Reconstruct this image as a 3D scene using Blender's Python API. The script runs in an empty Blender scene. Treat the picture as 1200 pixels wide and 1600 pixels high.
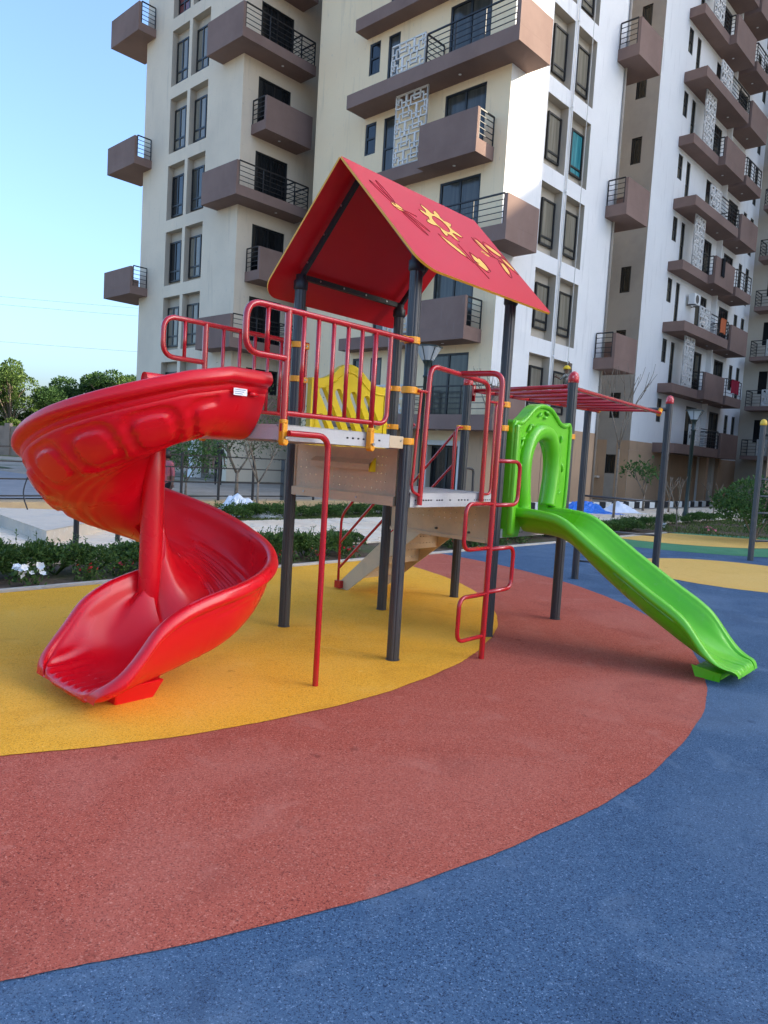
import bpy, bmesh, math, random
from math import sin, cos, pi, radians
from mathutils import Vector, Matrix
from mathutils.geometry import tessellate_polygon

S = bpy.context.scene
COL = S.collection
random.seed(7)

# ------------------------------------------------------------------ camera
CAM_H = 1.45
F_PX, PITCH, ROLL = 1136.03, 0.0759, 0.0599
cd = bpy.data.cameras.new('camera'); cam = bpy.data.objects.new('camera', cd); COL.objects.link(cam)
cd.sensor_fit = 'VERTICAL'; cd.sensor_height = 36.0; cd.sensor_width = 27.0
cd.lens = 36.0 * F_PX / 1600.0
cd.clip_start = 0.05; cd.clip_end = 2000
_fw = Vector((0, cos(PITCH), -sin(PITCH))); _rt = Vector((1, 0, 0)); _up = Vector((0, sin(PITCH), cos(PITCH)))
_r2 = _rt * cos(ROLL) + _up * sin(ROLL); _u2 = _up * cos(ROLL) - _rt * sin(ROLL)
cam.matrix_world = Matrix(((_r2.x, _u2.x, -_fw.x, 0), (_r2.y, _u2.y, -_fw.y, 0), (_r2.z, _u2.z, -_fw.z, CAM_H), (0, 0, 0, 1)))
S.camera = cam
S.render.resolution_x, S.render.resolution_y = 768, 1024

# ------------------------------------------------------------------ light
SUN_AZ, SUN_EL = radians(91), radians(25)      # azimuth clockwise from +Y (view direction)
W = bpy.data.worlds.new('World'); S.world = W; W.use_nodes = True
nt = W.node_tree; nt.nodes.clear()
sky = nt.nodes.new('ShaderNodeTexSky'); sky.sky_type = 'NISHITA'; sky.sun_disc = False
sky.sun_elevation = SUN_EL; sky.sun_rotation = SUN_AZ
sky.air_density = 1.0; sky.dust_density = 4.0; sky.ozone_density = 4.6
bg = nt.nodes.new('ShaderNodeBackground'); bg.inputs[1].default_value = 0.15
wo = nt.nodes.new('ShaderNodeOutputWorld')
nt.links.new(sky.outputs[0], bg.inputs[0]); nt.links.new(bg.outputs[0], wo.inputs[0])
sl = bpy.data.lights.new('sun', 'SUN'); sl.energy = 2.6; sl.angle = radians(0.5); sl.color = (1.0, 0.88, 0.68)
so = bpy.data.objects.new('sun', sl); COL.objects.link(so)
sd = Vector((sin(SUN_AZ) * cos(SUN_EL), cos(SUN_AZ) * cos(SUN_EL), sin(SUN_EL)))
so.rotation_euler = sd.to_track_quat('Z', 'Y').to_euler()
so.location = (40, 0, 40)
S.view_settings.view_transform = 'Standard'; S.view_settings.look = 'None'
S.view_settings.exposure = 1.78; S.view_settings.gamma = 1.0; S.view_settings.use_curve_mapping = False

# ------------------------------------------------------------------ materials
def mat(name, col, rough=0.6, spec=0.5, metal=0.0, noise=None, bump=None, coat=0.0, extra=None):
    """noise = (scale, colour2, lo, hi) soft patches ; bump=(scale,strength,distance)"""
    m = bpy.data.materials.new(name); m.use_nodes = True
    n = m.node_tree.nodes; l = m.node_tree.links
    b = n['Principled BSDF']; b.inputs['Roughness'].default_value = rough
    b.inputs['Metallic'].default_value = metal
    b.inputs['Specular IOR Level'].default_value = spec
    b.inputs['Coat Weight'].default_value = coat; b.inputs['Coat Roughness'].default_value = 0.12
    b.inputs['Base Color'].default_value = (*col, 1)
    tc = n.new('ShaderNodeTexCoord'); out = None
    cur = None
    for k, nz in enumerate(noise or []):
        sc, c2, lo, hi = nz[:4]; stretch = nz[4] if len(nz) > 4 else (1, 1, 1)
        mp = n.new('ShaderNodeMapping'); mp.inputs['Scale'].default_value = stretch
        mp.inputs['Location'].default_value = (3.1 * k + 1, 7.7 * k, 2.3 * k)
        l.new(tc.outputs['Object'], mp.inputs[0])
        t = n.new('ShaderNodeTexNoise'); t.inputs['Scale'].default_value = sc; t.inputs['Detail'].default_value = 6
        t.inputs['Roughness'].default_value = 0.6
        l.new(mp.outputs[0], t.inputs['Vector'])
        r = n.new('ShaderNodeMapRange'); r.inputs['From Min'].default_value = lo; r.inputs['From Max'].default_value = hi
        l.new(t.outputs['Fac'], r.inputs['Value'])
        mx = n.new('ShaderNodeMix'); mx.data_type = 'RGBA'
        if cur is None: mx.inputs[6].default_value = (*col, 1)
        else: l.new(cur, mx.inputs[6])
        mx.inputs[7].default_value = (*c2, 1)
        l.new(r.outputs[0], mx.inputs[0]); cur = mx.outputs[2]
    if cur is not None: l.new(cur, b.inputs['Base Color'])
    if coat in (0.1, 0.15):      # rubbed and dusty moulded plastic: the gloss varies
        t = n.new('ShaderNodeTexNoise'); t.inputs['Scale'].default_value = 2.6; t.inputs['Detail'].default_value = 7; t.inputs['Distortion'].default_value = 0.6
        l.new(tc.outputs['Object'], t.inputs['Vector'])
        r = n.new('ShaderNodeMapRange'); r.inputs['From Min'].default_value = 0.35; r.inputs['From Max'].default_value = 0.7
        r.inputs['To Min'].default_value = rough-0.04; r.inputs['To Max'].default_value = rough+0.22
        l.new(t.outputs['Fac'], r.inputs['Value']); l.new(r.outputs[0], b.inputs['Roughness'])
    if bump:
        t = n.new('ShaderNodeTexNoise'); t.inputs['Scale'].default_value = bump[0]; t.inputs['Detail'].default_value = 4
        l.new(tc.outputs['Object'], t.inputs['Vector'])
        bp = n.new('ShaderNodeBump'); bp.inputs['Strength'].default_value = bump[1]; bp.inputs['Distance'].default_value = bump[2]
        l.new(t.outputs['Fac'], bp.inputs['Height']); l.new(bp.outputs[0], b.inputs['Normal'])
    return m

def rubber(name, c, dark, light, dusty):
    """poured rubber crumb: a colour per granule, slow patches of wear and dust"""
    m = bpy.data.materials.new(name); m.use_nodes = True
    n = m.node_tree.nodes; l = m.node_tree.links; b = n['Principled BSDF']
    b.inputs['Roughness'].default_value = 0.85; b.inputs['Specular IOR Level'].default_value = 0.25
    tc = n.new('ShaderNodeTexCoord')
    v = n.new('ShaderNodeTexVoronoi'); v.inputs['Scale'].default_value = 300; l.new(tc.outputs['Object'], v.inputs['Vector'])
    v2 = n.new('ShaderNodeTexVoronoi'); v2.inputs['Scale'].default_value = 170; l.new(tc.outputs['Object'], v2.inputs['Vector'])
    sx = n.new('ShaderNodeSeparateColor'); l.new(v.outputs['Color'], sx.inputs[0])
    sx2 = n.new('ShaderNodeSeparateColor'); l.new(v2.outputs['Color'], sx2.inputs[0])
    cr = n.new('ShaderNodeValToRGB'); e = cr.color_ramp.elements
    e[0].position = 0.0; e[0].color = (*dark, 1); e[1].position = 1.0; e[1].color = (*light, 1)
    for p_, c_ in ((0.18, dark), (0.32, c), (0.80, c)):
        k = cr.color_ramp.elements.new(p_); k.color = (*c_, 1)
    ad = n.new('ShaderNodeMix'); ad.data_type = 'FLOAT'; ad.inputs[0].default_value = 0.35
    l.new(sx.outputs[0], ad.inputs[2]); l.new(sx2.outputs[0], ad.inputs[3]); l.new(ad.outputs[0], cr.inputs[0])
    cur = cr.outputs[0]
    for sc, col2, lo, hi, amt, dist in ((0.7, dusty, 0.44, 0.74, 0.34, 1.4), (3.5, dusty, 0.58, 0.76, 0.4, 0.8), (1.7, dark, 0.56, 0.8, 0.4, 0.8), (9.0, dark, 0.66, 0.74, 0.5, 0.2), (95, light, 0.60, 0.72, 0.45, 0), (120, dark, 0.60, 0.72, 0.45, 0), (6.5, light, 0.68, 0.78, 0.5, 2.0)):
        t = n.new('ShaderNodeTexNoise'); t.inputs['Scale'].default_value = sc; t.inputs['Detail'].default_value = 5; t.inputs['Distortion'].default_value = dist
        l.new(tc.outputs['Object'], t.inputs['Vector'])
        r = n.new('ShaderNodeMapRange'); r.inputs['From Min'].default_value = lo; r.inputs['From Max'].default_value = hi; r.inputs['To Max'].default_value = amt
        l.new(t.outputs['Fac'], r.inputs['Value'])
        mx = n.new('ShaderNodeMix'); mx.data_type = 'RGBA'; mx.inputs[7].default_value = (*col2, 1)
        l.new(cur, mx.inputs[6]); l.new(r.outputs[0], mx.inputs[0]); cur = mx.outputs[2]
    l.new(cur, b.inputs['Base Color'])
    bp = n.new('ShaderNodeBump'); bp.inputs['Strength'].default_value = 0.55; bp.inputs['Distance'].default_value = 0.003
    l.new(v.outputs['Distance'], bp.inputs['Height']); bp.invert = True; l.new(bp.outputs[0], b.inputs['Normal'])
    return m

def leafmat(name, c1, c2, rough=0.6):
    m = bpy.data.materials.new(name); m.use_nodes = True
    n = m.node_tree.nodes; l = m.node_tree.links; b = n['Principled BSDF']; b.inputs['Roughness'].default_value = rough
    b.inputs['Specular IOR Level'].default_value = 0.3
    g = n.new('ShaderNodeNewGeometry'); mx = n.new('ShaderNodeMix'); mx.data_type = 'RGBA'
    mx.inputs[6].default_value = (*c1, 1); mx.inputs[7].default_value = (*c2, 1)
    l.new(g.outputs['Random Per Island'], mx.inputs[0]); l.new(mx.outputs[2], b.inputs['Base Color'])
    tr = n.new('ShaderNodeBsdfTranslucent'); l.new(mx.outputs[2], tr.inputs[0])
    ms = n.new('ShaderNodeMixShader'); ms.inputs[0].default_value = 0.3
    l.new(b.outputs[0], ms.inputs[1]); l.new(tr.outputs[0], ms.inputs[2])
    l.new(ms.outputs[0], n['Material Output'].inputs[0])
    return m

def glassmat(name, c, c2):
    """window pane: dark glass with curtain folds faintly seen in it"""
    m = bpy.data.materials.new(name); m.use_nodes = True
    n = m.node_tree.nodes; l = m.node_tree.links; b = n['Principled BSDF']
    b.inputs['Roughness'].default_value = 0.12; b.inputs['Specular IOR Level'].default_value = 0.45
    tc = n.new('ShaderNodeTexCoord'); mp = n.new('ShaderNodeMapping'); mp.inputs['Scale'].default_value = (9, 1, 0.5)
    l.new(tc.outputs['Object'], mp.inputs[0])
    oi = n.new('ShaderNodeObjectInfo'); ad = n.new('ShaderNodeVectorMath'); l.new(mp.outputs[0], ad.inputs[0])
    cb = n.new('ShaderNodeCombineXYZ'); mu = n.new('ShaderNodeMath'); mu.operation = 'MULTIPLY'; mu.inputs[1].default_value = 37
    l.new(oi.outputs['Random'], mu.inputs[0]); l.new(mu.outputs[0], cb.inputs[1]); l.new(cb.outputs[0], ad.inputs[1])
    t = n.new('ShaderNodeTexNoise'); t.inputs['Scale'].default_value = 1.0; t.inputs['Detail'].default_value = 2
    l.new(ad.outputs[0], t.inputs['Vector'])
    r = n.new('ShaderNodeMapRange'); r.inputs['From Min'].default_value = 0.35; r.inputs['From Max'].default_value = 0.65
    l.new(t.outputs['Fac'], r.inputs['Value'])
    mx = n.new('ShaderNodeMix'); mx.data_type = 'RGBA'; mx.inputs[6].default_value = (*c, 1); mx.inputs[7].default_value = (*c2, 1)
    l.new(r.outputs[0], mx.inputs[0]); l.new(mx.outputs[2], b.inputs['Base Color'])
    return m

M = {}
M['blue'] = rubber('rubber_blue', (0.058, 0.115, 0.195), (0.008, 0.022, 0.055), (0.26, 0.36, 0.48), (0.19, 0.26, 0.34))
M['redr'] = rubber('rubber_brick_red', (0.47, 0.100, 0.058), (0.15, 0.022, 0.014), (0.72, 0.32, 0.22), (0.56, 0.21, 0.15))
M['yelr'] = rubber('rubber_yellow', (0.88, 0.415, 0.024), (0.52, 0.20, 0.008), (0.94, 0.62, 0.16), (0.88, 0.50, 0.09))
M['yelr2'] = rubber('rubber_pale_yellow', (0.78, 0.46, 0.11), (0.55, 0.28, 0.05), (0.9, 0.62, 0.25), (0.8, 0.5, 0.16))
M['grnr'] = rubber('rubber_green', (0.07, 0.24, 0.11), (0.03, 0.12, 0.06), (0.2, 0.42, 0.25), (0.13, 0.32, 0.18))
M['red'] = mat('moulded_red_plastic', (0.68, 0.003, 0.012), 0.28, 0.4, noise=[(3.0, (0.70, 0.014, 0.022), 0.5, 0.95), (14, (0.66, 0.016, 0.022), 0.6, 0.9)], bump=(160, 0.04, 0.002), coat=0.1)
M['green'] = mat('moulded_green_plastic', (0.13, 0.52, 0.008), 0.30, 0.5, noise=[(3.0, (0.18, 0.55, 0.03), 0.45, 0.9), (16, (0.22, 0.50, 0.09), 0.62, 0.9)], bump=(160, 0.04, 0.002), coat=0.15)
M['yellow'] = mat('moulded_yellow_plastic', (0.80, 0.56, 0.006), 0.4, 0.5, noise=[(4.0, (0.72, 0.50, 0.02), 0.5, 0.9)])
M['orange'] = mat('orange_plastic', (0.85, 0.33, 0.01), 0.4, 0.5, noise=[(20.0, (0.72, 0.26, 0.02), 0.5, 0.8)])
M['pipe'] = mat('red_painted_steel', (0.46, 0.008, 0.014), 0.22, 0.5, noise=[(9.0, (0.36, 0.015, 0.02), 0.5, 0.8)], coat=0.5, bump=(60, 0.05, 0.002))
M['pole'] = mat('dark_grey_aluminium', (0.050, 0.052, 0.056), 0.42, 0.5, metal=0.35, noise=[(2.0, (0.085, 0.082, 0.080), 0.45, 0.8, (6, 6, 0.5)), (40, (0.10, 0.095, 0.09), 0.62, 0.8)])
M['frame'] = mat('grey_frame_steel', (0.085, 0.084, 0.084), 0.45, 0.5, metal=0.3, noise=[(5, (0.12, 0.115, 0.11), 0.5, 0.8)])
M['black'] = mat('black_painted_metal', (0.012, 0.012, 0.014), 0.5)
M['hole'] = mat('black_shadow_gap', (0.006, 0.006, 0.006), 0.9)  # near-black colour stands in for the shade behind slots and in reveals
M['cap'] = mat('red_domed_cap', (0.62, 0.03, 0.035), 0.35, noise=[(38, (0.8, 0.45, 0.42), 0.52, 0.66)])
M['ycap'] = mat('yellow_domed_cap', (0.82, 0.5, 0.05), 0.4)
M['deckw'] = mat('pale_grey_coated_steel', (0.50, 0.49, 0.47), 0.5, noise=[(5, (0.44, 0.42, 0.38), 0.5, 0.8), (90, (0.55, 0.54, 0.52), 0.5, 0.7)])
M['beige'] = mat('beige_coated_steel', (0.60, 0.46, 0.29), 0.45, noise=[(4, (0.45, 0.36, 0.25), 0.45, 0.75), (50, (0.40, 0.31, 0.21), 0.6, 0.8)])
M['chrome'] = mat('bolt_steel', (0.5, 0.5, 0.5), 0.3, metal=1.0)
M['roofr'] = mat('red_board', (0.58, 0.004, 0.010), 0.40, 0.35, noise=[(2.5, (0.60, 0.008, 0.016), 0.45, 0.8), (70, (0.60, 0.03, 0.04), 0.62, 0.8)], bump=(220, 0.08, 0.001))
M['roofe'] = mat('orange_board_core', (0.82, 0.38, 0.02), 0.5)
M['print'] = mat('engraved_yellow', (0.85, 0.50, 0.07), 0.5)
M['engr'] = mat('engraved_line', (0.30, 0.008, 0.012), 0.6)
M['label'] = mat('white_sticker', (0.8, 0.8, 0.8), 0.4)
M['labelink'] = mat('blue_sticker_print', (0.10, 0.22, 0.36), 0.5)
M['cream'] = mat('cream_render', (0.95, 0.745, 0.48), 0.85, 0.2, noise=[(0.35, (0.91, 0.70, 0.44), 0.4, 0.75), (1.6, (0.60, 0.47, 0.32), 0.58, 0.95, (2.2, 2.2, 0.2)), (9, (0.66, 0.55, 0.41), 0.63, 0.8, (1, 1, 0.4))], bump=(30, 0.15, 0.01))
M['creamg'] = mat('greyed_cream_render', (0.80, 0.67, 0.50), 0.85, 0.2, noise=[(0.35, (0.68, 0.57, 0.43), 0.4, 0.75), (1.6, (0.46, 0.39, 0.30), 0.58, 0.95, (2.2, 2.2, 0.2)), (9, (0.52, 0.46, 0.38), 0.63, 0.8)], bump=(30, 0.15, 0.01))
M['white'] = mat('white_render', (0.84, 0.825, 0.79), 0.85, 0.2, noise=[(0.5, (0.78, 0.765, 0.735), 0.4, 0.75), (1.8, (0.50, 0.49, 0.46), 0.57, 0.93, (2.4, 2.4, 0.2)), (12, (0.72, 0.72, 0.70), 0.6, 0.8)], bump=(30, 0.15, 0.01))
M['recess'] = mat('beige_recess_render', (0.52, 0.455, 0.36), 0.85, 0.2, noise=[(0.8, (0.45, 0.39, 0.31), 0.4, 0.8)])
M['brown'] = mat('brown_render', (0.255, 0.170, 0.140), 0.85, 0.2, noise=[(0.7, (0.205, 0.132, 0.108), 0.4, 0.75), (3.0, (0.26, 0.19, 0.165), 0.6, 0.85, (2, 2, 0.4)), (14, (0.14, 0.10, 0.09), 0.66, 0.8)])
M['plinth'] = mat('tan_plinth_render', (0.52, 0.34, 0.21), 0.85, 0.2, noise=[(0.6, (0.42, 0.28, 0.18), 0.4, 0.75), (3.0, (0.22, 0.17, 0.14), 0.6, 0.85, (3, 3, 0.3))])
M['greyb'] = mat('grey_beige_render', (0.42, 0.37, 0.31), 0.85, 0.2, noise=[(0.6, (0.31, 0.28, 0.24), 0.4, 0.75)])
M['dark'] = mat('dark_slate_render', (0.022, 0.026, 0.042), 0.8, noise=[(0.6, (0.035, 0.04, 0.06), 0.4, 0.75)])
M['wframe'] = mat('black_window_frame', (0.010, 0.011, 0.013), 0.4)
M['g_grey'] = glassmat('pane_grey', (0.045, 0.045, 0.038), (0.075, 0.072, 0.06))
M['g_cream'] = glassmat('pane_cream_curtain', (0.17, 0.15, 0.11), (0.24, 0.215, 0.165))
M['g_teal'] = glassmat('pane_teal_curtain', (0.02, 0.16, 0.19), (0.06, 0.30, 0.33))
M['g_red'] = glassmat('pane_red_curtain', (0.20, 0.06, 0.06), (0.12, 0.03, 0.035))
M['g_dark'] = glassmat('pane_dark', (0.008, 0.009, 0.010), (0.02, 0.022, 0.024))
M['rail'] = mat('black_railing', (0.014, 0.012, 0.013), 0.5)
M['screen'] = mat('white_concrete_screen', (0.74, 0.71, 0.66), 0.8, noise=[(2, (0.62, 0.58, 0.52), 0.45, 0.8)])
M['lampw'] = mat('white_lamp', (0.85, 0.85, 0.82), 0.3)
M['dgreen'] = mat('dark_green_metal', (0.010, 0.022, 0.018), 0.4)
M['lglass'] = mat('frosted_lamp_glass', (0.42, 0.45, 0.46), 0.15)
M['paver'] = mat('cream_paving', (0.74, 0.60, 0.44), 0.85, 0.2, noise=[(1.2, (0.76, 0.68, 0.56), 0.45, 0.7), (7, (0.48, 0.41, 0.32), 0.55, 0.8)], bump=(60, 0.2, 0.01))
M['joint'] = mat('sandy_joint', (0.42, 0.34, 0.25), 0.95, 0.1, noise=[(2, (0.42, 0.36, 0.28), 0.4, 0.7), (25, (0.24, 0.19, 0.14), 0.55, 0.75)], bump=(40, 0.4, 0.02))
M['soil'] = mat('brown_soil', (0.10, 0.07, 0.05), 0.95, 0.1, noise=[(6, (0.16, 0.12, 0.085), 0.4, 0.7), (1.5, (0.08, 0.10, 0.04), 0.5, 0.7)], bump=(30, 0.6, 0.03))
M['earth'] = mat('dusty_earth', (0.34, 0.29, 0.23), 0.95, 0.1, noise=[(0.6, (0.26, 0.22, 0.17), 0.4, 0.7), (5, (0.42, 0.37, 0.30), 0.5, 0.75), (0.25, (0.12, 0.14, 0.06), 0.56, 0.66)], bump=(20, 0.5, 0.04))
M['asph'] = mat('grey_road', (0.20, 0.21, 0.225), 0.9, 0.2, noise=[(1.5, (0.25, 0.255, 0.265), 0.4, 0.7)])
M['conc'] = mat('pale_concrete', (0.58, 0.50, 0.40), 0.9, 0.2, noise=[(2.5, (0.44, 0.41, 0.36), 0.45, 0.75), (14, (0.62, 0.60, 0.55), 0.55, 0.75)], bump=(40, 0.3, 0.01))
M['tan'] = mat('tan_stone', (0.50, 0.36, 0.20), 0.9, 0.2, noise=[(3, (0.36, 0.26, 0.16), 0.45, 0.75)])
M['kw'] = mat('white_kerb_paint', (0.78, 0.78, 0.74), 0.7, noise=[(5, (0.5, 0.48, 0.42), 0.55, 0.8)])
M['kb'] = mat('black_kerb_paint', (0.02, 0.02, 0.022), 0.7, noise=[(5, (0.08, 0.075, 0.07), 0.55, 0.8)])
M['leaf1'] = leafmat('shrub_leaves', (0.030, 0.075, 0.016), (0.11, 0.19, 0.04))
M['leaf2'] = leafmat('hedge_leaves', (0.032, 0.08, 0.02), (0.09, 0.17, 0.04))
M['leaf3'] = leafmat('tree_leaves', (0.045, 0.095, 0.018), (0.15, 0.22, 0.045))
M['leaf4'] = leafmat('olive_leaves', (0.06, 0.09, 0.03), (0.12, 0.14, 0.06))
M['grass'] = leafmat('grass_blades', (0.06, 0.10, 0.02), (0.15, 0.18, 0.05))
M['bark'] = mat('pale_bark', (0.22, 0.17, 0.12), 0.9, noise=[(12, (0.13, 0.10, 0.075), 0.45, 0.7)])
M['petw'] = mat('white_petals', (0.85, 0.84, 0.80), 0.6)
M['petr'] = mat('red_petals', (0.50, 0.015, 0.03), 0.6)
M['petp'] = mat('pink_petals', (0.62, 0.16, 0.22), 0.6)
M['wtarp'] = mat('white_plastic_sheet', (0.75, 0.77, 0.80), 0.35)
M['btarp'] = mat('blue_plastic_sheet', (0.015, 0.17, 0.62), 0.3)
M['skin'] = mat('brown_skin', (0.16, 0.075, 0.045), 0.6)
M['hair'] = mat('black_hair', (0.01, 0.008, 0.007), 0.5)
M['camo'] = mat('olive_patterned_cloth', (0.12, 0.12, 0.10), 0.9, noise=[(14, (0.32, 0.31, 0.28), 0.5, 0.56)])
M['cblack'] = mat('black_cloth', (0.012, 0.012, 0.014), 0.9)
M['cpink'] = mat('pink_cloth', (0.42, 0.12, 0.14), 0.9)
M['helm'] = mat('yellow_helmet', (0.85, 0.55, 0.01), 0.3)
M['cred'] = mat('crimson_cloth', (0.30, 0.01, 0.03), 0.9)
M['corg'] = mat('orange_cloth', (0.55, 0.14, 0.05), 0.9)
M['rope'] = mat('pale_rope', (0.62, 0.60, 0.55), 0.8)
M['wallc'] = mat('compound_wall', (0.33, 0.25, 0.19), 0.9, noise=[(0.8, (0.22, 0.17, 0.13), 0.45, 0.7)])

# ------------------------------------------------------------------ mesh builder
class MB:
    def __init__(s): s.v = []; s.f = []; s.mi = []; s.cur = 0
    def quad(s, a, b, c, d):
        i = len(s.v); s.v += [tuple(a), tuple(b), tuple(c), tuple(d)]; s.f.append((i, i+1, i+2, i+3)); s.mi.append(s.cur)
    def poly(s, pts):
        i = len(s.v); s.v += [tuple(p) for p in pts]; s.f.append(tuple(range(i, i+len(pts)))); s.mi.append(s.cur)
    def box(s, x0, x1, y0, y1, z0, z1):
        i = len(s.v)
        s.v += [(x0,y0,z0),(x1,y0,z0),(x1,y1,z0),(x0,y1,z0),(x0,y0,z1),(x1,y0,z1),(x1,y1,z1),(x0,y1,z1)]
        for f in ((0,3,2,1),(4,5,6,7),(0,1,5,4),(1,2,6,5),(2,3,7,6),(3,0,4,7)):
            s.f.append(tuple(i+k for k in f)); s.mi.append(s.cur)
    def bar(s, a, b, w, h):
        """square bar from a to b"""
        a, b = Vector(a), Vector(b); d = (b-a).normalized(); r = Vector((0,0,1)) if abs(d.z) < .95 else Vector((1,0,0))
        x = d.cross(r).normalized()*w/2; y = x.cross(d).normalized()*h/2; i = len(s.v)
        for p in (a, b): s.v += [tuple(p-x-y), tuple(p+x-y), tuple(p+x+y), tuple(p-x+y)]
        for f in ((0,1,2,3),(7,6,5,4),(0,4,5,1),(1,5,6,2),(2,6,7,3),(3,7,4,0)):
            s.f.append(tuple(i+k for k in f)); s.mi.append(s.cur)
    def tube(s, pts, r, n=8, cap=True, radii=None):
        pts = [Vector(p) for p in pts]; m = len(pts); base = len(s.v); prev = None
        for k, p in enumerate(pts):
            t = (pts[min(k+1, m-1)] - pts[max(k-1, 0)]).normalized()
            if prev is None: ref = Vector((0,0,1)) if abs(t.z) < .9 else Vector((1,0,0)); x = t.cross(ref).normalized()
            else: x = (prev - t*prev.dot(t)).normalized()
            prev = x; y = t.cross(x); rr = radii[k] if radii else r
            for j in range(n):
                a = 2*pi*j/n; s.v.append(tuple(p + x*cos(a)*rr + y*sin(a)*rr))
        for k in range(m-1):
            for j in range(n):
                s.f.append((base+k*n+j, base+k*n+(j+1)%n, base+(k+1)*n+(j+1)%n, base+(k+1)*n+j)); s.mi.append(s.cur)
        if cap:
            s.f.append(tuple(base+j for j in range(n))[::-1]); s.mi.append(s.cur)
            s.f.append(tuple(base+(m-1)*n+j for j in range(n))); s.mi.append(s.cur)
    def lathe(s, prof, cx=0, cy=0, n=16, fn=None):
        base = len(s.v)
        for (r, z) in prof:
            for j in range(n):
                a = 2*pi*j/n; rr = r*(fn(a) if fn else 1); s.v.append((cx+rr*cos(a), cy+rr*sin(a), z))
        for k in range(len(prof)-1):
            for j in range(n):
                s.f.append((base+k*n+j, base+k*n+(j+1)%n, base+(k+1)*n+(j+1)%n, base+(k+1)*n+j)); s.mi.append(s.cur)
        s.f.append(tuple(base+j for j in range(n))[::-1]); s.mi.append(s.cur)
        s.f.append(tuple(base+(len(prof)-1)*n+j for j in range(n))); s.mi.append(s.cur)
    def plate(s, outer, holes, fr, d0, d1, side=None):
        """outer/holes 2D loops -> plate; fr(a,b,d)->xyz; side = material index of edges"""
        loops = [outer] + list(holes); vv = [[Vector((a, b, 0)) for a, b in L] for L in loops]
        tris = tessellate_polygon(vv); flat = [p for L in loops for p in L]; i = len(s.v); N = len(flat)
        s.v += [tuple(fr(a, b, d0)) for a, b in flat] + [tuple(fr(a, b, d1)) for a, b in flat]
        for t in tris:
            s.f.append((i+t[0], i+t[1], i+t[2])); s.mi.append(s.cur)
            s.f.append((i+N+t[2], i+N+t[1], i+N+t[0])); s.mi.append(s.cur)
        o = 0; sm = s.cur if side is None else side
        for L in loops:
            m = len(L)
            for j in range(m):
                a, b = o+j, o+(j+1) % m; s.f.append((i+a, i+b, i+N+b, i+N+a)); s.mi.append(sm)
            o += m
    def mesh(s, name, mats, smooth=False, off=(0,0,0)):
        me = bpy.data.meshes.new(name)
        ox, oy, oz = off
        me.from_pydata([(x-ox, y-oy, z-oz) for x, y, z in s.v], [], s.f)
        for m in (mats if isinstance(mats, (list, tuple)) else [mats]): me.materials.append(M[m])
        me.polygons.foreach_set('material_index', s.mi)
        if smooth: me.polygons.foreach_set('use_smooth', [True]*len(s.f))
        me.update(); return me

ORG = {}
def thing(name, label, cat, loc=(0,0,0), rotz=0.0, group=None, org=(0,0,0)):
    o = bpy.data.objects.new(name, None); COL.objects.link(o); o.empty_display_size = 0.2
    o.location = loc; o.rotation_euler = (0, 0, rotz); o['label'] = label; o['category'] = cat
    if group: o['group'] = group
    ORG[o.name] = org; return o
def part(name, mb, mats, parent, smooth=False, bevel=0, label=None):
    top = parent
    while top.parent: top = top.parent
    off = ORG[top.name]; q = parent
    off = Vector(off)
    while q != top: off = off + Vector(q.location) if q.get('_inst') else off; q = q.parent
    me = mb.mesh(name, mats, smooth, off)
    o = bpy.data.objects.new(name, me); COL.objects.link(o); o.parent = parent
    if bevel:
        b = o.modifiers.new('bevel', 'BEVEL'); b.width = bevel; b.segments = 2; b.limit_method = 'ANGLE'
    if label: o['label'] = label
    return o
def solo(name, mb, mats, label, cat, loc=(0,0,0), rotz=0, group=None, smooth=False, bevel=0, kind=None):
    me = mb.mesh(name, mats, smooth); o = bpy.data.objects.new(name, me); COL.objects.link(o)
    o.location = loc; o.rotation_euler = (0,0,rotz)
    if kind: o['kind'] = kind
    if label: o['label'] = label
    if cat: o['category'] = cat
    if group: o['group'] = group
    if bevel:
        b = o.modifiers.new('bevel', 'BEVEL'); b.width = bevel; b.segments = 2; b.limit_method = 'ANGLE'
    return o
def inst(name, me, parent, loc=(0,0,0), rot=(0,0,0), scale=(1,1,1)):
    o = bpy.data.objects.new(name, me); COL.objects.link(o); o.parent = parent
    o.location = loc; o.rotation_euler = rot; o.scale = scale; return o
def copy_tree(o, parent=None):
    c = o.copy(); COL.objects.link(c); c.parent = parent
    for ch in list(o.children): copy_tree(ch, c)
    return c
def smooth_angle(o, deg=40):
    for p in o.data.polygons: p.use_smooth = True
    try: o.data.set_sharp_from_angle(angle=radians(deg))
    except Exception: pass

def fillet(pts, r, n=5):
    pts = [Vector(p) for p in pts]; out = [pts[0]]
    for k in range(1, len(pts)-1):
        a, b, c = pts[k-1], pts[k], pts[k+1]; u = (a-b); w = (c-b)
        rr = min(r, u.length*.49, w.length*.49); p0 = b+u.normalized()*rr; p1 = b+w.normalized()*rr
        for j in range(n+1):
            t = j/n; out.append(p0*(1-t)**2 + b*2*t*(1-t) + p1*t*t)
    out.append(pts[-1]); return out

TH = radians(43)
UV = ((-cos(TH), sin(TH)), (sin(TH), cos(TH)))
def w2(v, u, z=0):   # building grid (v,u) -> world
    return (u*UV[0][0] + v*UV[1][0], u*UV[0][1] + v*UV[1][1], z)
BROT = math.atan2(cos(TH), sin(TH))
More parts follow.
